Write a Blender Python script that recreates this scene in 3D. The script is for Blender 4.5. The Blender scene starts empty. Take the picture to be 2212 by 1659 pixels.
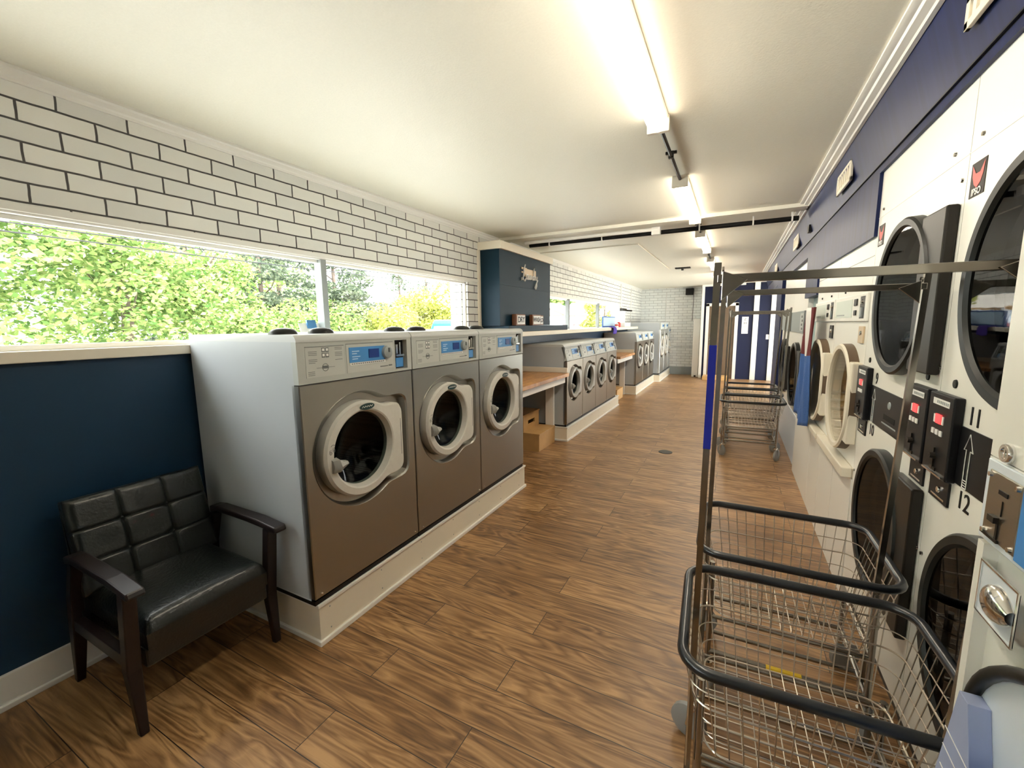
import bpy, math, random
from mathutils import Vector, Matrix
random.seed(7)
S = bpy.context.scene
COL = S.collection
PI = math.pi

# ------------------------------------------------------------------ materials
def new_mat(name):
    m = bpy.data.materials.new(name); m.use_nodes = True
    nt = m.node_tree; b = nt.nodes['Principled BSDF']
    return m, nt, b
def pm(name, col, rough=.5, metal=0., spec=.5, noise=0., nscale=20., bump=0., coat=0.):
    m, nt, b = new_mat(name)
    b.inputs['Base Color'].default_value = (*col, 1); b.inputs['Roughness'].default_value = rough
    b.inputs['Metallic'].default_value = metal; b.inputs['Specular IOR Level'].default_value = spec
    b.inputs['Coat Weight'].default_value = coat
    if noise or bump:
        tc = nt.nodes.new('ShaderNodeTexCoord'); n = nt.nodes.new('ShaderNodeTexNoise')
        n.inputs['Scale'].default_value = nscale; n.inputs['Detail'].default_value = 4
        nt.links.new(tc.outputs['Object'], n.inputs['Vector'])
        if noise:
            mx = nt.nodes.new('ShaderNodeMix'); mx.data_type = 'RGBA'
            mx.inputs['A'].default_value = (*[c * (1 - noise) for c in col], 1)
            mx.inputs['B'].default_value = (*[min(1, c * (1 + noise)) for c in col], 1)
            nt.links.new(n.outputs['Fac'], mx.inputs['Factor']); nt.links.new(mx.outputs['Result'], b.inputs['Base Color'])
        if bump:
            bp = nt.nodes.new('ShaderNodeBump'); bp.inputs['Strength'].default_value = bump; bp.inputs['Distance'].default_value = .01
            nt.links.new(n.outputs['Fac'], bp.inputs['Height']); nt.links.new(bp.outputs['Normal'], b.inputs['Normal'])
    return m
def emit(name, col, s):
    m, nt, b = new_mat(name)
    b.inputs['Base Color'].default_value = (*col, 1)
    b.inputs['Emission Color'].default_value = (*col, 1); b.inputs['Emission Strength'].default_value = s
    return m
def glass(name, tint, refl, rough=.02, fk=.9):
    m, nt, b = new_mat(name)
    t = nt.nodes.new('ShaderNodeBsdfTransparent'); t.inputs['Color'].default_value = (*tint, 1)
    g = nt.nodes.new('ShaderNodeBsdfGlossy'); g.inputs['Roughness'].default_value = rough
    fr = nt.nodes.new('ShaderNodeFresnel'); fr.inputs['IOR'].default_value = 1.5
    ma = nt.nodes.new('ShaderNodeMath'); ma.operation = 'MULTIPLY_ADD'; ma.inputs[1].default_value = fk; ma.inputs[2].default_value = refl
    ma.use_clamp = True
    nt.links.new(fr.outputs[0], ma.inputs[0])
    mx = nt.nodes.new('ShaderNodeMixShader')
    nt.links.new(ma.outputs[0], mx.inputs[0]); nt.links.new(t.outputs[0], mx.inputs[1]); nt.links.new(g.outputs[0], mx.inputs[2])
    nt.links.new(mx.outputs[0], nt.nodes['Material Output'].inputs['Surface'])
    return m
def brick_mat(name, ax, c1, c2, mortar, ms=.0045, w=.227, h=.0745, off=(0, 0), bump=.6):
    """ax: which object axis runs along the wall (0 or 1); rows run up z."""
    m, nt, b = new_mat(name); N = nt.nodes.new; L = nt.links.new
    tc = N('ShaderNodeTexCoord'); sp = N('ShaderNodeSeparateXYZ'); cb = N('ShaderNodeCombineXYZ')
    L(tc.outputs['Object'], sp.inputs[0])
    ad = N('ShaderNodeMath'); ad.inputs[1].default_value = off[0]; L(sp.outputs[ax], ad.inputs[0])
    ad2 = N('ShaderNodeMath'); ad2.inputs[1].default_value = off[1]; L(sp.outputs[2], ad2.inputs[0])
    L(ad.outputs[0], cb.inputs[0]); L(ad2.outputs[0], cb.inputs[1])
    # hand-made look: wobble the joints a little
    nz = N('ShaderNodeTexNoise'); nz.inputs['Scale'].default_value = 9; L(tc.outputs['Object'], nz.inputs['Vector'])
    vm = N('ShaderNodeVectorMath'); vm.operation = 'MULTIPLY_ADD'; vm.inputs[1].default_value = (.012, .006, 0)
    L(nz.outputs['Color'], vm.inputs[0]); L(cb.outputs[0], vm.inputs[2])
    br = N('ShaderNodeTexBrick'); br.inputs['Scale'].default_value = 1; br.inputs['Brick Width'].default_value = w
    br.inputs['Row Height'].default_value = h; br.inputs['Mortar Size'].default_value = ms; br.inputs['Mortar Smooth'].default_value = .25
    br.inputs['Bias'].default_value = -.25
    br.inputs['Color1'].default_value = (*c1, 1); br.inputs['Color2'].default_value = (*c2, 1); br.inputs['Mortar'].default_value = (*mortar, 1)
    L(vm.outputs[0], br.inputs['Vector']); L(br.outputs['Color'], b.inputs['Base Color'])
    n2 = N('ShaderNodeTexNoise'); n2.inputs['Scale'].default_value = 28; n2.inputs['Detail'].default_value = 5; L(tc.outputs['Object'], n2.inputs['Vector'])
    ml = N('ShaderNodeMath'); ml.operation = 'MULTIPLY_ADD'; ml.inputs[1].default_value = .35
    sb = N('ShaderNodeMath'); sb.operation = 'SUBTRACT'; sb.inputs[0].default_value = 1; L(br.outputs['Fac'], sb.inputs[1])
    L(n2.outputs['Fac'], ml.inputs[0]); L(sb.outputs[0], ml.inputs[2])
    bp = N('ShaderNodeBump'); bp.inputs['Strength'].default_value = bump; bp.inputs['Distance'].default_value = .008
    L(ml.outputs[0], bp.inputs['Height']); L(bp.outputs['Normal'], b.inputs['Normal'])
    b.inputs['Roughness'].default_value = .6
    return m
def ramp(nt, stops):
    r = nt.nodes.new('ShaderNodeValToRGB'); e = r.color_ramp.elements
    while len(e) < len(stops): e.new(.5)
    for i, (p, c) in enumerate(stops): e[i].position = p; e[i].color = (*c, 1)
    return r
def plank_mat(name, dark, mid, light, pw, pl, yoff, rough=.42, seam=(.02, .012, .008), along=0, gap=.0016, xoff=0):
    m, nt, b = new_mat(name); N = nt.nodes.new; L = nt.links.new
    tc = N('ShaderNodeTexCoord'); sp = N('ShaderNodeSeparateXYZ'); L(tc.outputs['Object'], sp.inputs[0])
    A, B = (0, 1) if along == 0 else (1, 0)
    cb = N('ShaderNodeCombineXYZ'); ad = N('ShaderNodeMath'); ad.inputs[1].default_value = yoff; L(sp.outputs[B], ad.inputs[0])
    ax = N('ShaderNodeMath'); ax.inputs[1].default_value = xoff; L(sp.outputs[A], ax.inputs[0])
    L(ax.outputs[0], cb.inputs[0]); L(ad.outputs[0], cb.inputs[1])
    br = N('ShaderNodeTexBrick'); br.inputs['Scale'].default_value = 1; br.inputs['Brick Width'].default_value = pl; br.inputs['Row Height'].default_value = pw
    br.inputs['Mortar Size'].default_value = gap; br.inputs['Mortar Smooth'].default_value = 0; br.offset = .42; br.offset_frequency = 2
    br.inputs['Color1'].default_value = (0, 0, 0, 1); br.inputs['Color2'].default_value = (1, 1, 1, 1); br.inputs['Mortar'].default_value = (.5, .5, .5, 1)
    L(cb.outputs[0], br.inputs['Vector'])
    # offset the grain per plank
    bw = N('ShaderNodeRGBToBW'); L(br.outputs['Color'], bw.inputs[0])
    sh = N('ShaderNodeVectorMath'); sh.operation = 'MULTIPLY_ADD'; sh.inputs[1].default_value = (7, 3, 0)
    L(br.outputs['Color'], sh.inputs[0]); L(cb.outputs[0], sh.inputs[2])
    mp = N('ShaderNodeMapping'); mp.inputs['Scale'].default_value = (1.6, 24, 1); L(sh.outputs[0], mp.inputs[0])
    n1 = N('ShaderNodeTexNoise'); n1.inputs['Scale'].default_value = 1.6; n1.inputs['Detail'].default_value = 7; n1.inputs['Roughness'].default_value = .62; n1.inputs['Distortion'].default_value = .7
    L(mp.outputs[0], n1.inputs['Vector'])
    mp2 = N('ShaderNodeMapping'); mp2.inputs['Scale'].default_value = (.9, 7.5, 1); L(sh.outputs[0], mp2.inputs[0])
    n2 = N('ShaderNodeTexNoise'); n2.inputs['Scale'].default_value = 1.3; n2.inputs['Detail'].default_value = 2; n2.inputs['Distortion'].default_value = .9; L(mp2.outputs[0], n2.inputs['Vector'])
    ml = N('ShaderNodeMath'); ml.operation = 'MULTIPLY'; ml.inputs[1].default_value = 9; L(n2.outputs['Fac'], ml.inputs[0])
    fr = N('ShaderNodeMath'); fr.operation = 'PINGPONG'; fr.inputs[1].default_value = .5; L(ml.outputs[0], fr.inputs[0])
    a1 = N('ShaderNodeMath'); a1.operation = 'MULTIPLY_ADD'; a1.inputs[1].default_value = .42; L(fr.outputs[0], a1.inputs[0])
    m1 = N('ShaderNodeMath'); m1.operation = 'MULTIPLY'; m1.inputs[1].default_value = .72; L(n1.outputs['Fac'], m1.inputs[0]); L(m1.outputs[0], a1.inputs[2])
    a2 = N('ShaderNodeMath'); a2.operation = 'MULTIPLY_ADD'; a2.inputs[1].default_value = .14; L(bw.outputs[0], a2.inputs[0]); L(a1.outputs[0], a2.inputs[2])
    rp = ramp(nt, [(.28, dark), (.5, mid), (.72, light)]); L(a2.outputs[0], rp.inputs[0])
    mx = N('ShaderNodeMix'); mx.data_type = 'RGBA'; mx.inputs['B'].default_value = (*seam, 1)
    L(br.outputs['Fac'], mx.inputs['Factor']); L(rp.outputs[0], mx.inputs['A']); L(mx.outputs['Result'], b.inputs['Base Color'])
    bp = N('ShaderNodeBump'); bp.inputs['Strength'].default_value = .12; bp.inputs['Distance'].default_value = .004
    L(n1.outputs['Fac'], bp.inputs['Height']); L(bp.outputs['Normal'], b.inputs['Normal'])
    b.inputs['Roughness'].default_value = rough
    return m
def steel_mat(name, col, rough, axis=1):
    m, nt, b = new_mat(name); N = nt.nodes.new; L = nt.links.new
    b.inputs['Metallic'].default_value = 1; b.inputs['Base Color'].default_value = (*col, 1)
    tc = N('ShaderNodeTexCoord'); mp = N('ShaderNodeMapping'); mp.inputs['Scale'].default_value = (3, 3, 400) if axis == 1 else (200, 200, 3)
    n = N('ShaderNodeTexNoise'); n.inputs['Scale'].default_value = 1; L(tc.outputs['Object'], mp.inputs[0]); L(mp.outputs[0], n.inputs['Vector'])
    mr = N('ShaderNodeMapRange'); mr.inputs['To Min'].default_value = rough - .05; mr.inputs['To Max'].default_value = rough + .07
    L(n.outputs['Fac'], mr.inputs['Value']); L(mr.outputs[0], b.inputs['Roughness'])
    return m
def drum_mat():
    m, nt, b = new_mat('perforated_drum'); N = nt.nodes.new; L = nt.links.new
    b.inputs['Metallic'].default_value = .9; b.inputs['Roughness'].default_value = .3
    tc = N('ShaderNodeTexCoord'); v = N('ShaderNodeTexVoronoi'); v.inputs['Scale'].default_value = 120; v.inputs['Randomness'].default_value = .15
    L(tc.outputs['Object'], v.inputs['Vector'])
    r = ramp(nt, [(.25, (.004, .004, .004)), (.4, (.10, .105, .105))]); L(v.outputs['Distance'], r.inputs[0]); L(r.outputs[0], b.inputs['Base Color'])
    return m
def leaf_mat(name, a, bb, c):
    m, nt, b = new_mat(name); N = nt.nodes.new; L = nt.links.new
    g = N('ShaderNodeNewGeometry'); r = ramp(nt, [(0, a), (.5, bb), (1, c)]); L(g.outputs['Random Per Island'], r.inputs[0]); L(r.outputs[0], b.inputs['Base Color'])
    b.inputs['Roughness'].default_value = .6; b.inputs['Specular IOR Level'].default_value = .2
    tr = N('ShaderNodeBsdfTranslucent'); L(r.outputs[0], tr.inputs['Color']); mx = N('ShaderNodeMixShader'); mx.inputs[0].default_value = .4
    L(b.outputs[0], mx.inputs[1]); L(tr.outputs[0], mx.inputs[2]); L(mx.outputs[0], nt.nodes['Material Output'].inputs['Surface'])
    return m
def panel_mat(name, col):
    """painted grooved panelling below a horizontal joint at z 2.165, smooth above."""
    m, nt, b = new_mat(name); N = nt.nodes.new; L = nt.links.new
    tc = N('ShaderNodeTexCoord'); sp = N('ShaderNodeSeparateXYZ'); L(tc.outputs['Object'], sp.inputs[0])
    def band(sc, wid, off):
        a = N('ShaderNodeMath'); a.operation = 'MULTIPLY_ADD'; a.inputs[1].default_value = sc; a.inputs[2].default_value = off; L(sp.outputs[1], a.inputs[0])
        f = N('ShaderNodeMath'); f.operation = 'FRACT'; L(a.outputs[0], f.inputs[0])
        c = N('ShaderNodeMath'); c.operation = 'LESS_THAN'; c.inputs[1].default_value = wid; L(f.outputs[0], c.inputs[0]); return c
    b1 = band(1 / .41, .016, .2); b2 = band(1 / .245, .02, .55)
    mxm = N('ShaderNodeMath'); mxm.operation = 'MAXIMUM'; L(b1.outputs[0], mxm.inputs[0]); L(b2.outputs[0], mxm.inputs[1])
    lo = N('ShaderNodeMath'); lo.operation = 'LESS_THAN'; lo.inputs[1].default_value = 2.165; L(sp.outputs[2], lo.inputs[0])
    far = N('ShaderNodeMath'); far.operation = 'GREATER_THAN'; far.inputs[1].default_value = 2.7; L(sp.outputs[1], far.inputs[0])
    p0 = N('ShaderNodeMath'); p0.operation = 'MULTIPLY'; L(lo.outputs[0], p0.inputs[0]); L(far.outputs[0], p0.inputs[1])
    p1 = N('ShaderNodeMath'); p1.operation = 'MULTIPLY'; L(mxm.outputs[0], p1.inputs[0]); L(p0.outputs[0], p1.inputs[1])
    cm = N('ShaderNodeMath'); cm.operation = 'COMPARE'; cm.inputs[1].default_value = 2.165; cm.inputs[2].default_value = .004; L(sp.outputs[2], cm.inputs[0])
    gr = N('ShaderNodeMath'); gr.operation = 'MAXIMUM'; L(p1.outputs[0], gr.inputs[0]); L(cm.outputs[0], gr.inputs[1])
    mp = N('ShaderNodeMapping'); mp.inputs['Scale'].default_value = (1, 22, .7); L(tc.outputs['Object'], mp.inputs[0])
    n = N('ShaderNodeTexNoise'); n.inputs['Scale'].default_value = 1.3; n.inputs['Detail'].default_value = 4; L(mp.outputs[0], n.inputs['Vector'])
    r = ramp(nt, [(.3, [c * .8 for c in col]), (.75, [c * 1.3 for c in col])]); L(n.outputs['Fac'], r.inputs[0])
    mx = N('ShaderNodeMix'); mx.data_type = 'RGBA'; mx.inputs['B'].default_value = (.004, .005, .01, 1)
    L(gr.outputs[0], mx.inputs['Factor']); L(r.outputs[0], mx.inputs['A']); L(mx.outputs['Result'], b.inputs['Base Color'])
    b.inputs['Roughness'].default_value = .45; b.inputs['Specular IOR Level'].default_value = .2
    return m

M = {}
M['brick'] = brick_mat('painted_brick', 1, (.80, .80, .765), (.65, .66, .645), (.045, .042, .04), off=(.105, -1.9365 + .0745 * 40))
M['brick_far'] = brick_mat('far_brick', 0, (.86, .88, .87), (.76, .79, .79), (.46, .47, .47), ms=.005, off=(3, -1.9365 + .0745 * 40))
M['brick_out'] = brick_mat('outside_brick', 0, (.82, .82, .80), (.74, .74, .73), (.12, .12, .12), off=(3, -1.9365 + .0745 * 40))
M['navy'] = pm('navy_paint', (.010, .036, .075), .4, spec=.3, noise=.12, nscale=3)
M['navy_box'] = pm('navy_chase_paint', (.005, .022, .038), .5, spec=.15)
M['navy_panel'] = panel_mat('navy_panelling', (.009, .016, .066))
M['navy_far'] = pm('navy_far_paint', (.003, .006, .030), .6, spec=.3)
M['ceil'] = pm('ceiling_paint', (.80, .775, .68), .55, noise=.04, nscale=120, bump=.12)
M['white'] = pm('white_trim', (.80, .79, .75), .4)
M['cream'] = pm('cream_paint', (.76, .70, .58), .45)
M['floor'] = plank_mat('wood_plank_floor', (.072, .032, .010), (.215, .108, .040), (.42, .24, .105), .175, 1.2, .26, rough=.40, xoff=.77)
M['butcher'] = plank_mat('butcher_block', (.20, .075, .02), (.40, .18, .055), (.60, .32, .12), .045, .5, 0, rough=.35, seam=(.12, .05, .02), along=1, gap=.0008)
M['stool'] = pm('birch_ply', (.52, .31, .12), .5, noise=.18, nscale=9)
M['walnut'] = pm('walnut_block', (.16, .055, .02), .5, noise=.3, nscale=30)
M['side'] = pm('grey_enamel', (.42, .45, .475), .38, noise=.05, nscale=4)
M['lid'] = pm('lid_grey', (.50, .52, .52), .3)
M['panel'] = pm('panel_grey', (.40, .42, .40), .42)
M['plate'] = pm('plate_grey', (.46, .48, .455), .42)
M['ink'] = pm('grey_print', (.12, .13, .13), .5)
M['steel'] = pm('brushed_steel', (.36, .352, .320), .33, 1)
M['steel_dark'] = pm('dark_steel', (.235, .205, .165), .30, 1)
M['door2'] = pm('door_ring_dark_grey', (.36, .355, .33), .4)
M['steel_light'] = pm('light_steel', (.68, .69, .68), .36, 1)
M['chrome'] = pm('chrome', (.72, .70, .66), .14, 1)
M['wire'] = pm('zinc_wire', (.62, .57, .50), .28, 1)
M['tube'] = pm('worn_chrome_tube', (.33, .305, .27), .2, 1, noise=.25, nscale=14)
M['door'] = pm('door_ring_grey', (.56, .545, .50), .42, noise=.06, nscale=60)
M['handle'] = pm('handle_grey', (.24, .24, .225), .4)
M['drum'] = drum_mat()
M['bowl'] = glass('door_glass', (.34, .39, .37), .0, .02, .35)
M['dglass'] = glass('dryer_glass', (.16, .165, .165), .0, .02, .08)
M['pane'] = glass('window_glass', (.97, .98, .97), .0, 0, .12)
M['black'] = pm('black_plastic', (.006, .006, .007), .4, spec=.25)
M['rubber'] = pm('black_vinyl', (.006, .008, .011), .32, coat=.2)
M['gasket'] = pm('dark_gasket', (.010, .011, .010), .4, spec=.25)
M['clear'] = glass('clear_door_glass', (.86, .84, .78), .0, .02, .3)
M['brownblack'] = pm('brown_black_enamel', (.014, .011, .008), .4, spec=.3)
M['drumdark'] = pm('dark_drum', (.005, .005, .005), .6, spec=.2)
M['drumwarmlit'] = steel_mat('warm_lit_drum_steel', (.70, .56, .36), .30)  # stainless drum; its warm reflection is put into the base colour
M['enamel'] = pm('white_enamel', (.84, .83, .78), .32)
M['enamel_blue'] = pm('bluish_white_enamel', (.72, .78, .86), .35)
M['tan'] = pm('tan_enamel', (.60, .46, .30), .4)
M['palegreen'] = pm('pale_control', (.62, .68, .62), .45)
M['greyd'] = pm('mid_grey', (.26, .29, .29), .45)
M['teal'] = pm('grey_teal_paint', (.26, .36, .35), .5)
M['blue'] = pm('label_blue', (.045, .21, .50), .4)
M['screen'] = pm('lcd_blue', (.008, .035, .20), .2)
M['badge'] = pm('badge_green', (.008, .035, .038), .3)
M['labelw'] = pm('label_white', (.80, .80, .78), .5)
M['red'] = emit('red_led', (1., .03, .03), .9)
M['redink'] = pm('red_ink', (.62, .045, .035), .45)
M['sticker'] = pm('sticker_black', (.014, .008, .005), .5, spec=.2)
M['leather'] = pm('black_leather', (.006, .008, .0075), .30, bump=.25, nscale=90, coat=.25)
M['darkwood'] = pm('dark_wood', (.009, .004, .004), .42, noise=.4, nscale=18)
M['lens'] = emit('light_lens', (1., .90, .74), 11)
M['fixture'] = pm('fixture_white', (.72, .66, .56), .5)
M['tape'] = pm('blue_tape', (.006, .016, .30), .4)
M['yellow'] = pm('yellow_tape', (.75, .50, .02), .5)
M['purple'] = pm('purple_cloth', (.055, .02, .30), .8)
M['clothred'] = pm('maroon_cloth', (.10, .008, .010), .85)
M['clothwhite'] = pm('white_cloth', (.75, .74, .72), .85)
M['clothblue'] = pm('blue_cloth', (.035, .10, .30), .85, noise=.5, nscale=160)
M['asphalt'] = pm('pale_concrete', (.66, .66, .63), .9, noise=.1, nscale=2)
M['leaf'] = leaf_mat('lime_leaves', (.055, .12, .03), (.17, .25, .07), (.30, .35, .13))
M['leaf2'] = leaf_mat('yellow_leaves', (.15, .19, .03), (.29, .31, .06), (.38, .38, .13))
M['needle'] = leaf_mat('conifer_needles', (.04, .055, .038), (.075, .10, .065), (.15, .18, .11))
M['bark'] = pm('bark', (.10, .075, .06), .9, noise=.4, nscale=20)
M['bluecar'] = pm('blue_car_paint', (.010, .17, .32), .25)
M['palebox'] = pm('pale_blue_card', (.45, .62, .80), .6)
M['lavender'] = pm('lavender_grey', (.30, .34, .50), .5)
M['brownd'] = pm('brown_door', (.11, .07, .04), .5, noise=.3, nscale=6)
M['roof'] = pm('pale_roof', (.36, .33, .29), .8)
M['eave'] = pm('tan_eave', (.22, .13, .05), .7)
M['rail'] = pm('red_rail', (.30, .05, .04), .6)

# ------------------------------------------------------------------ mesh helper
class MB:
    def __init__(s): s.v = []; s.f = []; s.m = []; s.mi = 0
    def mat(s, i): s.mi = i; return s
    def add(s, vs, fs):
        o = len(s.v); s.v += [tuple(p) for p in vs]
        s.f += [tuple(i + o for i in q) for q in fs]; s.m += [s.mi] * len(fs); return s
    def box(s, x0, x1, y0, y1, z0, z1):
        return s.add([(x0, y0, z0), (x1, y0, z0), (x1, y1, z0), (x0, y1, z0), (x0, y0, z1), (x1, y0, z1), (x1, y1, z1), (x0, y1, z1)],
                     [(0, 3, 2, 1), (4, 5, 6, 7), (0, 1, 5, 4), (1, 2, 6, 5), (2, 3, 7, 6), (3, 0, 4, 7)])
    def hexa(s, pts):
        return s.add(pts, [(0, 3, 2, 1), (4, 5, 6, 7), (0, 1, 5, 4), (1, 2, 6, 5), (2, 3, 7, 6), (3, 0, 4, 7)])
    def quad(s, a, b, c, d): return s.add([a, b, c, d], [(0, 1, 2, 3)])
    def poly(s, pts): return s.add(pts, [tuple(range(len(pts)))])
    def extr(s, pts, d):
        n = len(pts); q = [tuple(Vector(p) + Vector(d)) for p in pts]
        return s.add(list(pts) + q, [tuple(range(n - 1, -1, -1)), tuple(range(n, 2 * n))] + [(i, (i + 1) % n, n + (i + 1) % n, n + i) for i in range(n)])
    def loft(s, loops, cap0=False, cap1=False, closed=True):
        n = len(loops[0]); vs = [p for l in loops for p in l]; fs = []
        for k in range(len(loops) - 1):
            for i in range(n if closed else n - 1):
                j = (i + 1) % n; fs.append((k * n + i, k * n + j, (k + 1) * n + j, (k + 1) * n + i))
        if cap0: fs.append(tuple(range(n - 1, -1, -1)))
        if cap1: fs.append(tuple((len(loops) - 1) * n + i for i in range(n)))
        return s.add(vs, fs)
    def tube(s, pts, r, n=8, closed=False, caps=True, sq=False):
        P = [Vector(p) for p in pts]; L = []; k = len(P); up = None
        for i in range(k):
            if closed: t = (P[(i + 1) % k] - P[i - 1]).normalized()
            elif i == 0: t = (P[1] - P[0]).normalized()
            elif i == k - 1: t = (P[-1] - P[-2]).normalized()
            else: t = ((P[i + 1] - P[i]).normalized() + (P[i] - P[i - 1]).normalized()).normalized()
            if up is None:
                up = Vector((0, 0, 1)) if abs(t.z) < .9 else Vector((0, 1, 0))
            a = t.cross(up).normalized(); b = a.cross(t).normalized(); up = b
            rr = r[i] if isinstance(r, (list, tuple)) else r
            if sq: L.append([tuple(P[i] + a * rr * x + b * rr * y) for x, y in ((-1, -1), (1, -1), (1, 1), (-1, 1))])
            else: L.append([tuple(P[i] + (a * math.cos(2 * PI * q / n) + b * math.sin(2 * PI * q / n)) * rr) for q in range(n)])
        if closed: L.append(L[0])
        return s.loft(L, caps and not closed, caps and not closed)
    def cyl(s, p0, p1, r, n=16): return s.tube([p0, p1], r, n)
    def lathe_x(s, c, prof, n=40, cap=False):
        """revolve (x, r) about the x axis through c=(y,z)"""
        L = [[(x, c[0] + r * math.cos(2 * PI * i / n), c[1] + r * math.sin(2 * PI * i / n)) for i in range(n)] for x, r in prof]
        return s.loft(L, False, cap)
    def lathe_z(s, c, prof, n=24, c0=False, c1=False):
        L = [[(c[0] + r * math.cos(2 * PI * i / n), c[1] + r * math.sin(2 * PI * i / n), z) for i in range(n)] for z, r in prof]
        return s.loft(L, c0, c1)
    def build(s, name, mats, parent=None, smooth=None, bevel=0, seg=2, sub=0):
        me = bpy.data.meshes.new(name); me.from_pydata(s.v, [], s.f)
        for m in (mats if isinstance(mats, (list, tuple)) else [mats]): me.materials.append(M[m] if isinstance(m, str) else m)
        if len(me.materials) > 1: me.polygons.foreach_set('material_index', s.m)
        if smooth:
            me.polygons.foreach_set('use_smooth', [True] * len(me.polygons))
            if smooth is not True: me.set_sharp_from_angle(angle=math.radians(smooth))
        me.update(); o = bpy.data.objects.new(name, me); COL.objects.link(o)
        if parent: o.parent = parent
        if bevel:
            b = o.modifiers.new('bevel', 'BEVEL'); b.width = bevel; b.segments = seg; b.limit_method = 'ANGLE'; b.angle_limit = math.radians(40)
        if sub:
            b = o.modifiers.new('sub', 'SUBSURF'); b.levels = sub; b.render_levels = sub
        return o
def thing(name, label, cat, loc=(0, 0, 0), group=None):
    o = bpy.data.objects.new(name, None); COL.objects.link(o); o.location = loc; o.empty_display_size = .1
    o['label'] = label; o['category'] = cat
    if group: o['group'] = group
    return o
def tag(o, label, cat, group=None):
    o['label'] = label; o['category'] = cat
    if group: o['group'] = group
    return o
def struct(o, label=None):
    o['kind'] = 'structure'
    if label: o['label'] = label
    return o
KIDS = {}
def copy_tree(o, parent=None):
    c = o.copy(); COL.objects.link(c); c.parent = parent
    if parent is None: c.matrix_parent_inverse = Matrix()
    for ch in [x for x in bpy.data.objects if x.parent == o]: copy_tree(ch, c)
    return c
def dup(o, loc, label, group=None):
    c = copy_tree(o); c.location = loc; c['label'] = label
    if group: c['group'] = group
    return c
def text(s, size, org, right, up, mat, parent, name='lettering', depth=.0015, bold=False):
    cu = bpy.data.curves.new('tx', 'FONT'); cu.body = s; cu.size = size; cu.align_x = 'CENTER'; cu.align_y = 'CENTER'; cu.extrude = depth
    if bold: cu.offset = size * .02
    o = bpy.data.objects.new('tx', cu); COL.objects.link(o)
    dg = bpy.context.evaluated_depsgraph_get(); me = bpy.data.meshes.new_from_object(o.evaluated_get(dg))
    bpy.data.objects.remove(o); bpy.data.curves.remove(cu)
    r = Vector(right); u = Vector(up); n = r.cross(u)
    mat4 = Matrix(((r.x, u.x, n.x, org[0]), (r.y, u.y, n.y, org[1]), (r.z, u.z, n.z, org[2]), (0, 0, 0, 1)))
    me.transform(mat4); me.name = name; me.materials.clear(); me.materials.append(M[mat])
    ob = bpy.data.objects.new(name, me); COL.objects.link(ob)
    if parent: ob.parent = parent
    return ob
def outline(c, R, bx, hb, sgn=1, n=96, smooth=3):
    """(y,z) loop of a circle joined with a block reaching bx to one side (sgn) and hb up and down"""
    rs = []
    for i in range(n):
        t = 2 * PI * i / n; co, si = math.cos(t), math.sin(t); r = R
        if co * sgn > 1e-6:
            q = bx / (co * sgn)
            if abs(si) > 1e-6: q = min(q, hb / abs(si))
            r = max(r, q)
        rs.append(r)
    for _ in range(smooth): rs = [(rs[i - 1] + 2 * rs[i] + rs[(i + 1) % n]) / 4 for i in range(n)]
    return [(c[0] + rs[i] * math.cos(2 * PI * i / n), c[1] + rs[i] * math.sin(2 * PI * i / n)) for i in range(n)]
def at_x(loop, x): return [(x, y, z) for y, z in loop]
def rect_loop(c, y0, y1, z0, z1, n=96):
    """n points on a rectangle, matched by angle with an outline loop, corners snapped in"""
    pts = []
    for i in range(n):
        t = 2 * PI * i / n; co, si = math.cos(t), math.sin(t)
        q = []
        if co > 1e-9: q.append((y1 - c[0]) / co)
        if co < -1e-9: q.append((y0 - c[0]) / co)
        if si > 1e-9: q.append((z1 - c[1]) / si)
        if si < -1e-9: q.append((z0 - c[1]) / si)
        k = min(q); pts.append([c[0] + k * co, c[1] + k * si])
    for cy in (y0, y1):
        for cz in (z0, z1):
            j = min(range(n), key=lambda i: (pts[i][0] - cy) ** 2 + (pts[i][1] - cz) ** 2); pts[j] = [cy, cz]
    return [tuple(p) for p in pts]

# ------------------------------------------------------------------ room
XL, ZC, YF = -2.436, 2.414, 12.9
m = MB(); m.box(-2.7, 2.0, -3.2, 13.4, -.2, 0); struct(m.build('floor', 'floor'), 'brown wood plank floor')
m = MB(); m.box(-2.9, 2.0, -3.2, 13.4, ZC, ZC + .3); m.box(-2.435, -1.10, 5.5, 8.4, ZC - .012, ZC + .01)
m.box(-2.43, .50, 4.36, 4.52, ZC - .03, ZC + .01)
struct(m.build('ceiling', 'ceil'), 'off-white textured ceiling')
# left wall, window strip openings
def lw(name, mats, segs):
    m = MB()
    for y0, y1, z0, z1, i in segs: m.mat(i).box(XL - .18, XL, y0, y1, z0, z1)
    return struct(m.build(name, mats))
W1 = (-3.0, 3.735, 1.37, 1.90); W2 = (5.35, 10.25, 1.365, 1.86)
lw('wall_left', ['brick', 'navy'], [(-3.2, YF, 1.90, ZC, 0), (3.735, 5.35, 1.33, 1.90, 0), (W2[1], YF, 1.33, 1.90, 0), (W2[0], W2[1], 1.86, 1.90, 0), (-3.2, YF, 0, 1.33, 1)])
m = MB(); m.box(-2.60, -.78, YF, YF + .2, 0, ZC); struct(m.build('wall_far', 'brick_far'))
m = MB(); m.box(-2.43, -.80, YF - .015, YF, 0, .22); struct(m.build('baseboard_far', 'greyd'))
m = MB(); m.box(-2.8, 2.0, -3.3, -3.2, 0, ZC); struct(m.build('wall_back', 'white'))
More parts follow.
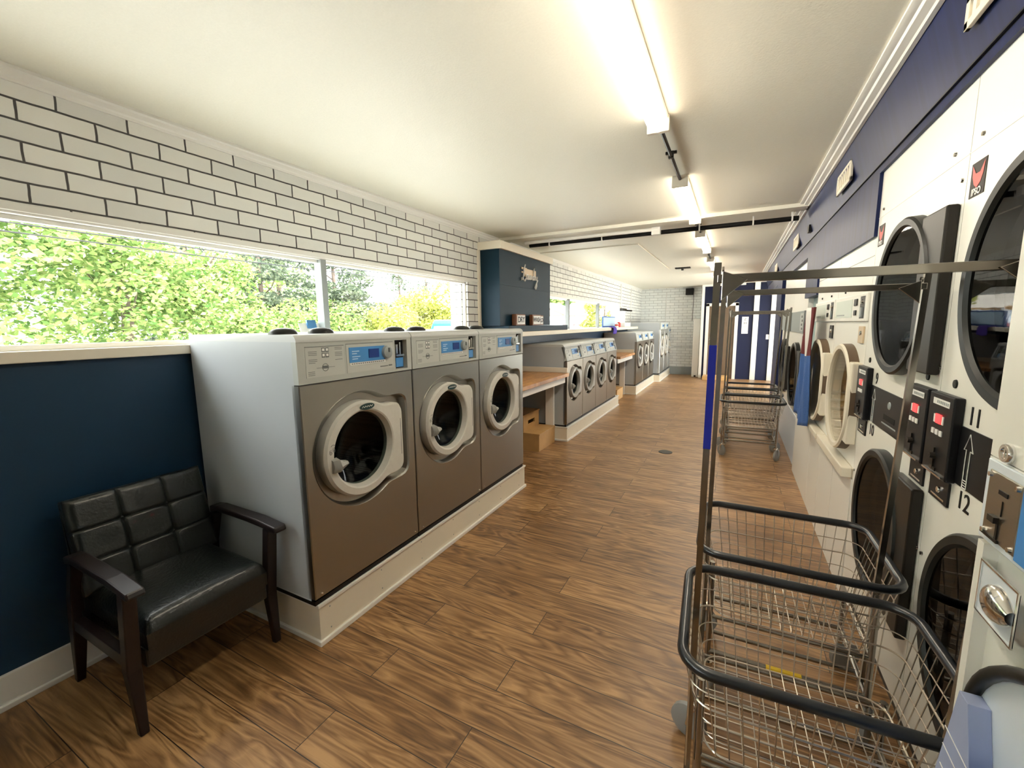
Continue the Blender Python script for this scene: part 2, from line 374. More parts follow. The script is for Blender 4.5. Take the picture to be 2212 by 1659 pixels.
# right wall: bulkhead over the dryers
m = MB(); xr = .548
m.extr([(.50, -3.2, ZC), (.50, -3.2, 2.40), (.558, -3.2, 2.165), (1.35, -3.2, 2.165), (1.35, -3.2, ZC)], (0, 13.5, 0))
for y0, y1, z0 in ((-3.2, 2.668, 2.132), (2.668, 4.205, 1.846), (4.205, 4.85, 1.66), (4.85, 7.2, 2.03), (7.2, 8.0, 0), (8.0, 10.3, 2.02)):
    m.box(.566, 1.35 if y0 < 7 else .66, y0, y1, z0, 2.165)
struct(m.build('wall_right', 'navy_panel'))
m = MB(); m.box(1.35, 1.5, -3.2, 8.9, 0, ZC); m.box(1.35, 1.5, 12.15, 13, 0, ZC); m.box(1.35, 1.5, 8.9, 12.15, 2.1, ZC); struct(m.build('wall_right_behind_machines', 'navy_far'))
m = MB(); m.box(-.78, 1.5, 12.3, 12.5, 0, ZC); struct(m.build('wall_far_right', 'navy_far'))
m = MB(); m.box(-.80, -.78, 12.3, YF, 0, ZC); struct(m.build('wall_return', 'white'))
# unseen glazed street door, added on the right to light the far wall
d2 = bpy.data.objects.new('added_daylight_door', None); COL.objects.link(d2); struct(d2)
m = MB(); m.box(1.36, 1.42, 8.9, 8.98, 0, 2.1); m.box(1.36, 1.42, 10.2, 10.28, 0, 2.1); m.box(1.36, 1.42, 12.07, 12.15, 0, 2.1); m.box(1.36, 1.42, 11.29, 11.36, 0, 2.1); m.box(1.36, 1.42, 8.9, 12.15, 2.02, 2.1); m.box(1.36, 1.42, 8.9, 12.15, 0, .15); struct(m.build('door_frame', 'white', d2))
m = MB(); m.box(1.385, 1.39, 8.9, 12.15, 0, 2.1); struct(m.build('pane', 'pane', d2))
m = MB(); m.box(1.5, 3.6, 6.0, 14.0, 2.42, 2.5); struct(m.build('added_sun_blocker', 'white'))  # unseen overhang, added to keep direct sun out of the added door
# crown mouldings
def crown(name, pts, y0, y1):
    m = MB(); m.extr([(x, y0, z) for x, z in pts], (0, y1 - y0, 0)); struct(m.build(name, 'white', smooth=30))
crown('trim_1', [(XL, ZC), (XL + .034, ZC), (XL + .034, ZC - .012), (XL + .024, ZC - .018), (XL + .018, ZC - .034), (XL + .010, ZC - .040), (XL + .008, ZC - .05), (XL, ZC - .05)], -3.2, YF)
crown('trim_2', [(.501, ZC), (.425, ZC), (.425, ZC - .009), (.436, ZC - .013), (.450, ZC - .013), (.456, ZC - .020), (.480, ZC - .024), (.486, ZC - .030), (.501, ZC - .030)][::-1], -3.2, 10.3)
# window 1 trim, sill, baseboard
m = MB(); m.box(XL - .01, XL + .012, -3.1, 3.97, 1.895, 1.925); m.box(XL - .16, XL + .004, -3.1, 3.80, 1.885, 1.90); struct(m.build('trim_3', 'white', bevel=.003))
m = MB(); m.box(XL - .17, XL + .035, -3.1, 5.8, 1.325, 1.370); struct(m.build('trim_4', 'cream', bevel=.004))
m = MB(); m.box(XL - .17, XL + .035, 5.8, 10.75, 1.325, 1.367); struct(m.build('trim_5', 'white', bevel=.004))
m = MB(); m.box(XL, XL + .016, -3.1, 1.16, 0, .135); m.box(XL, XL + .028, -3.1, 1.16, 0, .022); struct(m.build('baseboard_left', 'white', bevel=.003))
m = MB(); m.box(XL - .19, XL - .055, 3.70, 3.736, 1.33, 1.90)
struct(m.build('trim_6', 'brick_out'))
m = MB(); m.box(XL - .02, XL + .012, W2[0], W2[1] + .1, 1.852, 1.895); m.box(XL - .19, XL + .012, W2[1] - .02, W2[1] + .09, 1.36, 1.87); struct(m.build('trim_7', 'white', bevel=.003))
def window(name, y0, y1, z0, z1, mull, col='greyd'):
    t = bpy.data.objects.new(name, None); COL.objects.link(t); struct(t)
    m = MB(); x0, x1 = XL - .05, XL - .02; f = .022
    m.box(x0, x1, y0, y1, z0, z0 + f); m.box(x0, x1, y0, y1, z1 - f, z1); m.box(x0, x1, y0, y0 + f, z0, z1); m.box(x0, x1, y1 - f, y1, z0, z1)
    struct(m.build('window_frame', 'white', t, bevel=.002))
    for q in mull:
        m = MB(); m.box(x0 - .005, x1 + .03, q - .022, q + .022, z0, z1); struct(m.build('mullion', 'greyd' if name == 'window_1' else 'ink', t, bevel=.003))
    m = MB(); m.box(XL - .038, XL - .034, y0, y1, z0, z1); struct(m.build('pane', 'pane', t))
window('window_1', W1[0], W1[1], W1[2], 1.888, [-1.3, 2.0])
window('window_2', W2[0], W2[1], W2[2], 1.855, [6.75, 8.5])
# chase (pillar box) on the left wall
m = MB(); Px = -2.19
m.box(XL, Px, 3.966, 5.34, 1.44, 2.24); m.box(XL, Px + .004, 3.966, 5.34, 1.868, 1.872)
p = struct(m.build('pillar', 'navy_box'))
m = MB(); m.box(XL, Px + .03, 3.94, 5.37, 2.226, 2.306); m.box(XL, XL + .02, 3.925, 3.966, 1.37, 2.226); m.box(XL, XL + .02, 5.34, 5.37, 1.37, 2.226)
struct(m.build('trim_8', 'cream', bevel=.003))
m = MB(); m.box(XL, Px + .085, 4.0, 5.79, 1.372, 1.438); struct(m.build('trim_9', 'navy_box', bevel=.003))
m = MB(); m.box(XL, Px + .10, 3.97, 10.75, 1.318, 1.371); struct(m.build('trim_10', 'cream', bevel=.004))

# far door, stripes, step, cover
m = MB(); m.box(-.79, -.725, 12.26, 12.3, 0, ZC); m.box(-.725, .2, 12.27, 12.3, ZC - .05, ZC); struct(m.build('trim_11', 'white', bevel=.003))
m = MB(); m.box(.40, .515, 12.26, 12.3, 0, ZC); struct(m.build('trim_12', 'white', bevel=.003))
m = MB(); m.box(.77, .88, 12.26, 12.3, 0, ZC); struct(m.build('trim_13', 'white', bevel=.003))
d = bpy.data.objects.new('door_1', None); COL.objects.link(d); struct(d)
m = MB(); m.box(-.675, -.60, 12.255, 12.3, 0, 1.93); m.box(-.005, .07, 12.255, 12.3, 0, 1.93); m.box(-.675, .07, 12.255, 12.3, 1.86, 1.935); struct(m.build('door_frame', 'white', d, bevel=.003))
m = MB(); m.box(-.60, -.005, 12.285, 12.302, 0, 1.86); struct(m.build('door_slab', 'brownd', d))
m = MB()
for z0, z1 in ((.12, .8), (.92, 1.74)):
    m.box(-.52, -.09, 12.279, 12.286, z0, z1)
struct(m.build('door_panel', 'brownd', d, bevel=.006))
m = MB(); m.box(-.57, -.545, 12.275, 12.286, .92, 1.08); m.lathe_z((-.557, 12.262), [(.985, .012), (1.0, .02), (1.015, .012)], 12, True, True); struct(m.build('door_handle', 'chrome', d))
o = MB().box(-.67, -.1, 11.82, 12.25, 0, .095).build('door_step', 'stool', bevel=.005); tag(o, 'low brown wooden step before the far doorway', 'step')
m = MB(); m.box(-.975, -.815, 12.45, 12.88, .0, 1.55); m.mat(1).box(-.915, -.865, 12.445, 12.452, 0, .04)
tag(m.build('boxed_cover', ['white', 'black'], bevel=.004), 'tall narrow white boxed cover in the far corner beside the doorway', 'cover')

# ------------------------------------------------------------------ lights on the ceiling
fx = -.372
LBL = ['nearest long white strip light on ceiling, cut by the top edge', 'second ceiling strip light, just before the cross pipe', 'third ceiling strip light, just past the cross pipe',
       'fourth ceiling strip light from the camera', 'farthest small ceiling strip light by the far wall']
def ceiling_light():
    t = thing('ceiling_light', LBL[0], 'ceiling light', (fx, 1.02, ZC), 'fluorescent strips along the ceiling')
    m = MB(); m.box(-.045, .045, 0, 1.24, -.022, 0); m.box(-.05, .05, -.006, .02, -.072, 0); m.box(-.05, .05, 1.22, 1.246, -.072, 0)
    m.build('housing', 'fixture', t, bevel=.003)
    prof = [(-.043, -.022), (-.043, -.05), (-.034, -.066), (0, -.073), (.034, -.066), (.043, -.05), (.043, -.022)]
    m = MB(); m.extr([(x, .02, z) for x, z in prof], (0, 1.20, 0)); m.build('lamp_lens', 'lens', t, smooth=40)
    return t
cl = ceiling_light()
for i, (y) in enumerate((3.16, 5.05, 7.15, 9.35)): dup(cl, (fx, y, ZC), LBL[i + 1])
for y0, y1, cl_ in ((2.27, 3.155, 'thin dark conduit between the nearest and second strip lights'), (4.41, 5.045, 'thin dark conduit crossing under the ceiling pipe to the third strip light'), (6.30, 7.145, 'thin dark conduit between the third and fourth strip lights'), (8.40, 9.345, 'thin dark conduit before the farthest strip light')):
    m = MB(); m.tube([(fx, y0, ZC - .024), (fx, y1, ZC - .024)], .0105, 8)
    ym = (y0 + y1) / 2; m.box(fx - .03, fx + .03, ym - .008, ym + .008, ZC - .014, ZC - .001); m.box(fx - .013, fx + .013, ym - .01, ym + .01, ZC - .038, ZC)
    tag(m.build('ceiling_conduit', 'brownblack', smooth=40), cl_, 'conduit', 'conduits joining the strip lights')
m = MB(); m.tube([(-2.15, 4.63, ZC - .066), (.45, 4.63, ZC - .066)], .021, 10); m.mat(1)
for x in (-1.9, -1.3, -.35, .1, .40): m.box(x - .006, x + .006, 4.604, 4.656, ZC - .09, ZC)
tag(m.build('ceiling_pipe', ['drumdark', 'white'], smooth=40), 'black pipe running across the ceiling from wall to wall', 'pipe')
m = MB(); m.tube([(-2.17, 4.545, ZC - .048), (-.72, 4.545, ZC - .048)], .018, 10)
m.box(-.78, -.70, 4.53, 4.605, ZC - .10, ZC - .031)
tag(m.build('conduit_run', 'white', smooth=40), 'white conduit beside the black ceiling pipe with a junction box', 'conduit')
m = MB(); m.box(-.99, -.74, 8.2, 8.32, ZC - .018, ZC); m.cyl((-.87, 8.26, ZC - .05), (-.87, 8.26, ZC - .018), .02, 10)
tag(m.build('ceiling_sensor', 'brownblack'), 'small dark bar-shaped sensor on the far ceiling', 'sensor')

# ------------------------------------------------------------------ washers
def washer(label, w, H, zp, yc, zc, R, slant=0., depth=.80, detail=True, group=None, front='steel', ring='door'):
    t = thing('washing_machine', label, 'washing machine', (0, 0, 0), group)
    k = R / .235; g = .004
    m = MB()                                                        # cabinet open at the front
    x0, x1, y0, y1, z0, z1 = -depth, -.03, g, w - g, .02, H - .03
    m.quad((x0, y0, z0), (x1, y0, z0), (x1, y0, z1), (x0, y0, z1)); m.quad((x1, y1, z0), (x0, y1, z0), (x0, y1, z1), (x1, y1, z1))
    m.quad((x0, y1, z0), (x0, y0, z0), (x0, y0, z1), (x0, y1, z1)); m.quad((x0, y0, z1), (x1, y0, z1), (x1, y1, z1), (x0, y1, z1))
    m.quad((x0, y0, z0), (x0, y1, z0), (x1, y1, z0), (x1, y0, z0))
    m.box(x0, x1, y0 - .002, y0, z0, z0 + .004)
    m.build('cabinet', 'side', t)
    m = MB(); m.box(-depth + .02, -.008, .004, w - .004, 0, .022); m.build('skid', 'black', t)
    m = MB(); n = 10; prof = [(-depth, H - .03), (-depth, H - .006), (-depth + .006, H), (-.03 - slant, H)]
    for i in range(1, n + 1):
        a = PI / 2 * (1 - i / n); prof.append((-.03 - slant + .034 * math.cos(a), H - .032 + .032 * math.sin(a)))
    prof.append((-slant + .003, H - .03))
    m.extr([(x, g - .001, z) for x, z in prof][::-1], (0, w - 2 * g + .002, 0)); m.build('top_lid', 'lid', t, smooth=35)
    # stainless front with a stamped recess for the door
    m = MB(); N = 96; c = (yc, zc); rl = rect_loop(c, g, w - g, .03, zp - .004, N)
    o1 = outline(c, R * 1.205, R * 1.40, R * .98); o2 = outline(c, R * 1.18, R * 1.365, R * .955); o3 = outline(c, R * 1.145, R * 1.32, R * .92); o4 = outline(c, R * .98, R * .98, R * .5)
    m.loft([at_x(rl, -.045), at_x(rl, -.004), at_x(rect_loop(c, g + .004, w - g - .004, .034, zp - .008, N), 0), at_x(o1, 0), at_x(o1, .003), at_x(o2, -.004), at_x(o3, -.04), at_x(o4, -.042)])
    m.build('front_panel', front, t, smooth=28)
    # door
    m = MB()
    L0 = outline(c, R, R * 1.155, R * .81); L2 = outline(c, R * .96, R * 1.115, R * .77)
    ci = lambda r: outline(c, r, 0, 0)
    m.loft([at_x(L0, -.042), at_x(L0, .008), at_x(L2, .022), at_x(ci(R * .83), .024), at_x(ci(R * .80), .020), at_x(ci(R * .755), -.015), at_x(ci(R * .745), -.03)])
    m.mat(1).box(.0215, .0226, yc + R * 1.06, yc + R * 1.075, zc - R * .42, zc + R * .42).mat(0)
    if detail:                                                      # padlock marks
        m.mat(1)
        for q, (dy, dz) in enumerate(((-.88, .12), (-.80, .155))):
            yy, zz = yc + dy * R + .0, zc + dz * R; r = .006
            m.tube([(.0245, yy + r * math.cos(a), zz + r * math.sin(a)) for a in [i * PI / 4 for i in range(8)]], .0012, 4, True)
            m.tube([(.0245, yy - .006, zz + .004), (.0245, yy - .006, zz + .012), (.0245, yy + .003, zz + .014)], .001, 4)
        m.tube([(.0245, yc - .87 * R + i * .006, zc + .25 * R + .006 * math.sin(i / 4 * PI)) for i in range(5)], .0012, 4)
    dr = m.build('door', [ring, 'ink'], t, smooth=30)
    m = MB(); r = R * .76
    m.lathe_x(c, [(-.012 - .055 * k * (1 - (q / 6) ** 2), max(.001, r * q / 6)) for q in range(6, -1, -1)], 40); m.build('window', 'bowl', dr, smooth=True)
    m = MB(); m.lathe_x(c, [(-.03, R * .765), (-.05, R * .82), (-.07, R * .98), (-.42, R * .98), (-.42, .001)], 40); m.build('drum', 'drum', t, smooth=35)
    m = MB(); hy, hz = yc - .78 * R, zc - .16 * R                   # pull handle: a flat lever rising out of a knuckle
    m.loft([[(.02 + .012 * a, hy - .022 + b * .0, hz + b) for a, b in ((0, -.03), (1.2, -.024), (1.8, 0), (1.2, .03), (0, .036))],
            [(.02 + .012 * a, hy + .006, hz + b) for a, b in ((0, -.034), (2.2, -.026), (3.4, 0), (2.2, .032), (0, .04))],
            [(.02 + .012 * a, hy + .024, hz + b) for a, b in ((0, -.02), (2.2, -.014), (3.2, .004), (2.2, .018), (0, .022))],
            [(.02 + .012 * a, hy + .055, hz + b + .002) for a, b in ((.3, -.010), (1.6, -.008), (2.2, 0), (1.6, .010), (.3, .012))]], True, True)
    m.build('handle', 'handle', dr, smooth=40)
    m = MB(); e = [(.0245, yc + .02 + .046 * k * math.cos(a), zc + .87 * R + .016 * k * math.sin(a)) for a in [2 * PI * i / 28 for i in range(28)]]
    m.extr(e, (.003, 0, 0)); m.mat(1).tube([(.0282, yc + .02 + (-.034 + i * .0075) * k, zc + .87 * R + (.004 if i % 2 else -.003) * k) for i in range(10)], .0016, 4)
    m.build('badge', ['badge', 'labelw'], dr)
    # control panel, leaning back when slant
    ph = H - .03 - zp
    def P(x, y, f): return (x - slant * f + .0, y, zp + ph * f)     # f 0..1 up the panel
    def slab(m, ya, yb, fa, fb, xa, xb):
        m.hexa([P(xa, ya, fa), P(xb, ya, fa), P(xb, yb, fa), P(xa, yb, fa), P(xa, ya, fb), P(xb, ya, fb), P(xb, yb, fb), P(xa, yb, fb)])
    m = MB(); s = w / .714
    slab(m, g, .583 * s, 0, 1, -.03, .001); slab(m, .677 * s, w - g, 0, 1, -.03, .001); slab(m, .583 * s, .677 * s, 0, .07, -.03, .001); slab(m, .583 * s, .677 * s, .93, 1, -.03, .001); slab(m, .583 * s, .677 * s, .05, .95, -.035, -.03)
    cp = m.build('control_panel', 'panel', t)
    m = MB(); slab(m, .043 * s, .246 * s, .14, .86, .0005, .0025)
    m.mat(1); slab(m, .043 * s, .246 * s, .865, .88, .0005, .003)
    if detail:
        for i in range(2):
            for j in range(2): slab(m, (.125 + .02 * i) * s, (.142 + .02 * i) * s, .60 + .13 * j, .71 + .13 * j, .0025, .0032)
        for f in (.75, .71, .67, .56, .52, .48): slab(m, .058 * s, (.10 - .01 * (f < .5)) * s, f, f + .012, .0025, .003)
        for f in (.82, .78, .70, .66, .62, .52): slab(m, .195 * s, .235 * s, f, f + .012, .0025, .003)
        for f in (.27, .23, .19): slab(m, .052 * s, .085 * s, f, f + .012, .0025, .003)
        q = P(.003, .14 * s, .36); m.tube([(q[0], q[1] + .016 * math.cos(a), q[2] + .016 * math.sin(a)) for a in [i * PI / 8 for i in range(16)]], .0012, 4, True)
        slab(m, .095 * s, .19 * s, .35, .36, .0025, .003); slab(m, .127 * s, .153 * s, .33, .40, .0025, .0034)
        m.mat(2)
        for i in range(2):
            for j in range(2): slab(m, (.128 + .02 * i) * s, (.139 + .02 * i) * s, .63 + .13 * j, .69 + .13 * j, .0032, .0036)
    m.build('instruction_plate', ['plate', 'ink', 'labelw'], cp)
    m = MB(); slab(m, .259 * s, .567 * s, .14, .88, .0005, .0025); m.mat(1); slab(m, .259 * s, .567 * s, .885, .90, .0005, .003)
    slab(m, .47 * s, .525 * s, .20, .225, .0025, .003); slab(m, .53 * s, .555 * s, .20, .24, .0025, .0032)
    m.build('display_plate', ['plate', 'ink'], cp)
    m = MB(); slab(m, .274 * s, .505 * s, .40, .80, .0025, .005)
    if detail:
        m.mat(1)
        for ya, yb, f in ((.29, .335, .68), (.29, .32, .62), (.29, .34, .54), (.29, .325, .48)): slab(m, ya * s, yb * s, f, f + .025, .005, .0056)
    m.build('blue_display', ['blue', 'palebox'], cp, bevel=.0015)
    m = MB(); slab(m, .394 * s, .462 * s, .49, .73, .005, .0075); m.build('screen', 'screen', cp)
    m = MB(); slab(m, .277 * s, .508 * s, .33, .395, .0025, .0045)
    if detail:
        m.mat(1)
        for i in range(16): slab(m, (.285 + i * .0135) * s, (.2935 + i * .0135) * s, .35, .375, .0045, .005)
    m.build('sticker', ['labelw', 'ink'], cp)
    q = P(.004, .515 * s, .61); m = MB(); m.lathe_x((q[1], q[2]), [(q[0], .033 * s), (q[0] + .016, .030 * s), (q[0] + .02, .022 * s), (q[0] + .02, .001)], 24); m.mat(1).box(q[0] + .02, q[0] + .026, q[1] - .004, q[1] + .004, q[2], q[2] + .022)
    m.build('dial', ['greyd', 'ink'], cp, smooth=35)
    m = MB(); slab(m, .588 * s, .672 * s, .09, .92, -.028, -.024); m.mat(1); slab(m, .596 * s, .612 * s, .52, .80, -.02, -.004); slab(m, .625 * s, .635 * s, .50, .86, -.024, -.006); slab(m, .60 * s, .66 * s, .44, .50, -.024, -.004)
    m.mat(2); slab(m, .60 * s, .655 * s, .12, .40, -.024, -.01)
    m.build('coin_slot', ['black', 'chrome', 'blue'], cp)
    for yy in (.035, w - .035): m = MB(); m.lathe_x((yy, .05), [(0, .006), (.004, .005), (.005, .001)], 10); m.build('screw', 'chrome', t)
    return t
def add_caps(t, H):
    for dy in (.10, .30):
        m = MB(); m.lathe_z((-.21, dy), [(H - .001, .062), (H + .012, .058), (H + .022, .045), (H + .028, .02), (H + .029, .001)], 24); m.build('dispenser_cap', 'gasket', t, smooth=True)
G1 = 'three large washers by the window'
w1 = washer('large steel washer nearest the camera, beside the black armchair', .714, 1.215, 1.005, .325, .655, .235, group=G1); add_caps(w1, 1.215)
w1.location = (-1.6, 1.15, .203)
dup(w1, (-1.6, 1.864, .203), 'middle large washer of the nearest three, under the window')
dup(w1, (-1.6, 2.578, .203), 'third large washer, ending at the first folding table')
G2 = 'row of four smaller washers past the first folding table'
w2 = washer('leftmost of four smaller washers, next to the first step stool', .62, 1.02, .82, .285, .525, .195, slant=.045, group=G2, depth=.62, front='steel_dark', ring='door2')
w2.location = (-1.785, 4.90, .182)
for i, l in enumerate(('second of the four smaller washers from the first folding table', 'third of the four smaller washers from the first folding table', 'rightmost of the four smaller washers, before the second folding table')):
    dup(w2, (-1.785, 4.90 + .62 * (i + 1), .182), l)
G3 = 'three washers past the second folding table'
w3 = washer('first of three dark washers past the second folding table', .70, 1.085, .90, .32, .59, .22, slant=.03, detail=False, group=G3, depth=.68, front='steel_dark', ring='door2')
w3.location = (-1.73, 8.82, .18)
dup(w3, (-1.73, 9.52, .18), 'middle of the three dark washers past the second folding table')
dup(w3, (-1.73, 10.22, .18), 'last of the three dark washers, before the tall pale ones')
G4 = 'tall pale washers near the far wall'
w4 = washer('first tall pale steel washer near the far wall', .70, 1.29, 1.10, .32, .70, .25, detail=False, group=G4, front='steel_light')
w4.location = (-1.6, 11.0, .185)
dup(w4, (-1.6, 11.70, .185), 'second tall pale steel washer near the far wall')
w5 = washer('small pale washer at the end of the row by the far wall', .45, 1.15, .98, .22, .62, .17, detail=False, front='steel_light'); w5.location = (-1.6, 12.405, .185)

def plinth(label, x, y0, y1, h, segs=None):
    t = thing('washer_plinth', label, 'plinth', (0, 0, 0))
    m = MB(); m.box(XL + .001, x - .012, y0 + .012, y1 - .012, 0, h)
    if segs:
        xx, ya, yb = segs; m.box(XL + .001, xx - .012, ya, yb - .012, 0, h)
    m.build('plinth_body', 'cream', t, bevel=.002)
    m = MB(); m.box(XL + .002, x, y0, y1, 0, .024); m.box(XL + .002, x - .004, y0 + .004, y1 - .004, h - .014, h + .002)
    if segs: m.box(XL + .002, xx, ya - .01, yb, 0, .024); m.box(XL + .002, xx - .004, ya, yb - .004, h - .014, h + .002)
    m.build('plinth_trim', 'white', t, bevel=.003)
    for yy in [y0 + .07 + i * .33 for i in range(int((y1 - y0 - .1) / .33) + 1)]:
        for zz in (.055, h - .04): m = MB(); m.lathe_x((yy, zz), [(x - .012, .004), (x - .0105, .003), (x - .01, .0005)], 8); m.build('nail', 'greyd', t)
plinth('long white plinth under the nearest three washers', -1.595, 1.158, 3.335, .2)
plinth('white plinth under the four smaller washers', -1.765, 4.88, 7.56, .18)
plinth('white stepped plinth under the far washers', -1.71, 8.80, 11.0, .178, (-1.575, 11.0, 12.85))

# ------------------------------------------------------------------ folding tables and step stools
def table(label, y0, y1, xf):
    t = thing('folding_table', label, 'table', (0, 0, 0), 'wooden folding tables between the washers')
    m = MB(); m.box(XL + .012, xf, y0, y1, .822, .862); m.build('table_top', 'butcher', t, bevel=.004)
    m = MB(); m.box(xf - .06, xf - .04, y0, y1 - .03, .745, .8215); m.build('apron', 'white', t, bevel=.003)
    m = MB(); m.box(XL + .012, xf - .02, y1 - .028, y1 - .006, .8625, .925); m.build('backsplash', 'cream', t, bevel=.003)
    for ya in (y0 + .02, y1 - .055):
        m = MB(); m.box(xf - .29, xf - .185, ya, ya + .045, 0, .8215); m.build('leg', 'white', t, bevel=.003)
table('butcher block folding table between the nearest and the smaller washers', 3.345, 4.885, -1.75)
table('butcher block folding table between the smaller and the farther washers', 7.57, 8.80, -1.76)
def stool(label, x, y, w=.48):
    t = thing('step_stool', label, 'step stool', (x, y, 0), 'wooden step stools by the folding tables')
    th = .018
    m = MB(); m.box(-.225, .006, -.004, w + .004, .19, .19 + th); m.build('lower_step', 'stool', t, bevel=.002)
    m = MB(); m.box(-.44, -.205, -.004, w + .004, .385, .385 + th); m.build('upper_step', 'stool', t, bevel=.002)
    m = MB(); m.box(-th, 0, 0, w, 0, .19); m.build('front_riser', 'stool', t, bevel=.002)
    m = MB(); hy0, hy1 = w * .30, w * .70
    m.box(-.225, -.225 + th, th, w - th, .208, .27); m.box(-.225, -.225 + th, th, w - th, .32, .385); m.box(-.225, -.225 + th, th, hy0, .27, .32); m.box(-.225, -.225 + th, hy1, w - th, .27, .32)
    m.build('upper_riser', 'stool', t)
    for ya in (0, w - th):
        m = MB(); m.extr([(-.44, ya, 0), (-th, ya, 0), (-th, ya, .19), (-.225, ya, .19), (-.225, ya, .385), (-.44, ya, .385)], (0, th, 0)); m.build('side_panel', 'stool', t, bevel=.001)
stool('pale wooden two-step stool under the first folding table', -1.913, 4.345)
stool('brown wooden two-step stool under the second folding table', -1.90, 7.95)

# ------------------------------------------------------------------ sill things, chase signs
Y = Vector((0, 1, 0)); Zv = Vector((0, 0, 1))
def block(label, s, x, y, w, h, d, tw):
    t = thing('sign_block', label, 'sign', (x, y, 1.4395), 'wooden word blocks on the ledge')
    m = MB(); m.box(-d, 0, 0, w, 0, h); m.build('block', 'walnut', t, bevel=.004)
    m = MB(); m.box(0, .004, .02, w - .02, .014, h - .014); f = m.build('face', 'labelw', t, bevel=.001)
    text(s, tw, (.0055, w / 2, h / 2), Y, Zv, 'black', f, 'lettering', .001, True)
block('dark wooden block reading DRY on the navy ledge', 'DRY', -2.115, 4.195, .235, .125, .055, .088)
block('dark wooden block reading WASH, right of the DRY block', 'WASH', -2.115, 4.62, .245, .125, .043, .075)
block('dark wooden block half hidden behind the WASH block, letter D showing', 'FOLD', -2.167, 4.832, .235, .122, .02, .075)
# script wall sign: white wire letters over a cream back piece
t = thing('wall_sign', 'white script word sign hung on the navy chase', 'sign', (Px, 4.45, 1.90))
m = MB(); m.box(.002, .01, .10, .42, .10, .19); m.box(.002, .012, 0.02, .16, .175, .198); m.box(.002, .012, .02, .13, .135, .152); m.build('backing', 'tan', t, bevel=.003)
strokes = [[(.10, .20), (.07, .15), (.055, .07), (.03, .03), (.0, .02), (.0, .045), (.04, .04), (.09, .015), (.12, .05)],
           [(.17, .09), (.13, .09), (.125, .05), (.15, .04), (.175, .085), (.18, .04), (.20, .05)],
           [(.21, .09), (.205, .045), (.23, .045), (.245, .09), (.245, .045), (.26, .05)],
           [(.265, .045), (.268, .088), (.28, .085), (.295, .045), (.305, .05)],
           [(.345, .085), (.31, .085), (.305, .05), (.33, .045), (.36, .19), (.34, .17), (.335, .06), (.35, .045)],
           [(.365, .045), (.37, .09), (.39, .082)], [(.395, .09), (.395, .05), (.42, .05), (.435, .09), (.42, -.02), (.39, -.06), (.37, -.04), (.40, 0), (.45, .05)]]
m = MB()
for s in strokes: m.tube([(.018, a, b + .03) for a, b in s], .0075, 6)
m.build('lettering', 'labelw', t, smooth=60)
m = MB(); m.box(-2.20, -2.10, 3.99, 4.20, 1.372, 1.41); m.mat(1).box(-2.105, -2.098, 4.02, 4.17, 1.38, 1.40)
tag(m.build('card_box', ['palebox', 'labelw'], bevel=.003), 'small pale blue box on the sill below the navy chase', 'box')
t = thing('taped_notice', 'white card with blue tape leaning at the window behind the nearest washer', 'notice', (XL + .0, 1.83, 1.37))
m = MB(); m.hexa([(-.02, 0, 0), (-.016, 0, 0), (-.016, .17, 0), (-.02, .17, 0), (-.06, 0, .105), (-.056, 0, .105), (-.056, .17, .105), (-.06, .17, .105)]); m.build('card', 'labelw', t)
m = MB(); m.hexa([(-.050, .055, .07), (-.038, .055, .07), (-.038, .125, .07), (-.050, .125, .07), (-.062, .058, .125), (-.05, .058, .125), (-.05, .122, .125), (-.062, .122, .125)]); m.build('tape_strip', 'blue', t)
m = MB()                                                            # purple cloth draped over the sill edge
g = []
for i in range(9):
    row = []
    for j in range(9):
        u, v = i / 8, j / 8; yy = 8.30 + .30 * (v - .5) * (1 - .35 * u) ; x = Px + .06 + .06 * min(1, u * 2.2) + .012 * math.sin(v * 11 + u * 4)
        z = 1.3775 + .004 * math.sin(v * 9) if u < .35 else 1.3775 - (u - .35) * .20 + .004 * math.sin(v * 9)
        row.append((x + (.012 if u > .35 else 0), yy, z))
    g.append(row)
m.loft(g, closed=False); o = m.build('cleaning_cloth', 'purple', smooth=True); so = o.modifiers.new('s', 'SOLIDIFY'); so.thickness = .008
tag(o, 'crumpled purple cloth hanging over the sill edge', 'cloth')
m = MB(); m.lathe_z((-2.28, 9.55), [(1.3705, .045), (1.45, .045), (1.47, .03), (1.48, .03), (1.482, .001)], 20, True); tag(m.build('red_tin', 'redink', smooth=40), 'small red tin on the sill at the far window', 'tin')
m = MB(); m.lathe_z((-2.28, 9.38), [(1.3705, .04), (1.44, .04), (1.46, .016), (1.485, .016), (1.487, .001)], 20, True); m.mat(1).lathe_z((-2.28, 9.38), [(1.40, .0415), (1.43, .0415)], 20)
tag(m.build('pink_bottle', ['labelw', 'redink'], smooth=40), 'small white and pink bottle left of the red tin', 'bottle')
m = MB(); m.box(-2.425, -2.41, 8.72, 9.75, 1.372, 1.60); m.mat(1).box(-2.4095, -2.408, 8.76, 9.71, 1.40, 1.58); tag(m.build('leaning_board', ['clothblue', 'palebox']), 'pale blue board leaning against the far window', 'board')
m = MB(); m.box(-2.40, -2.20, 9.80, 10.40, 1.372, 1.47); tag(m.build('carton', 'labelw', bevel=.004), 'white carton on the sill beneath the white pipe', 'box')
t = thing('wall_pipe', 'white vertical pipe with a metal valve at the end of the far window', 'pipe', (0, 0, 0))
m = MB(); m.cyl((-2.38, 10.30, 1.471), (-2.38, 10.30, 1.74), .07, 16); m.build('pipe_sleeve', 'labelw', t, smooth=40)
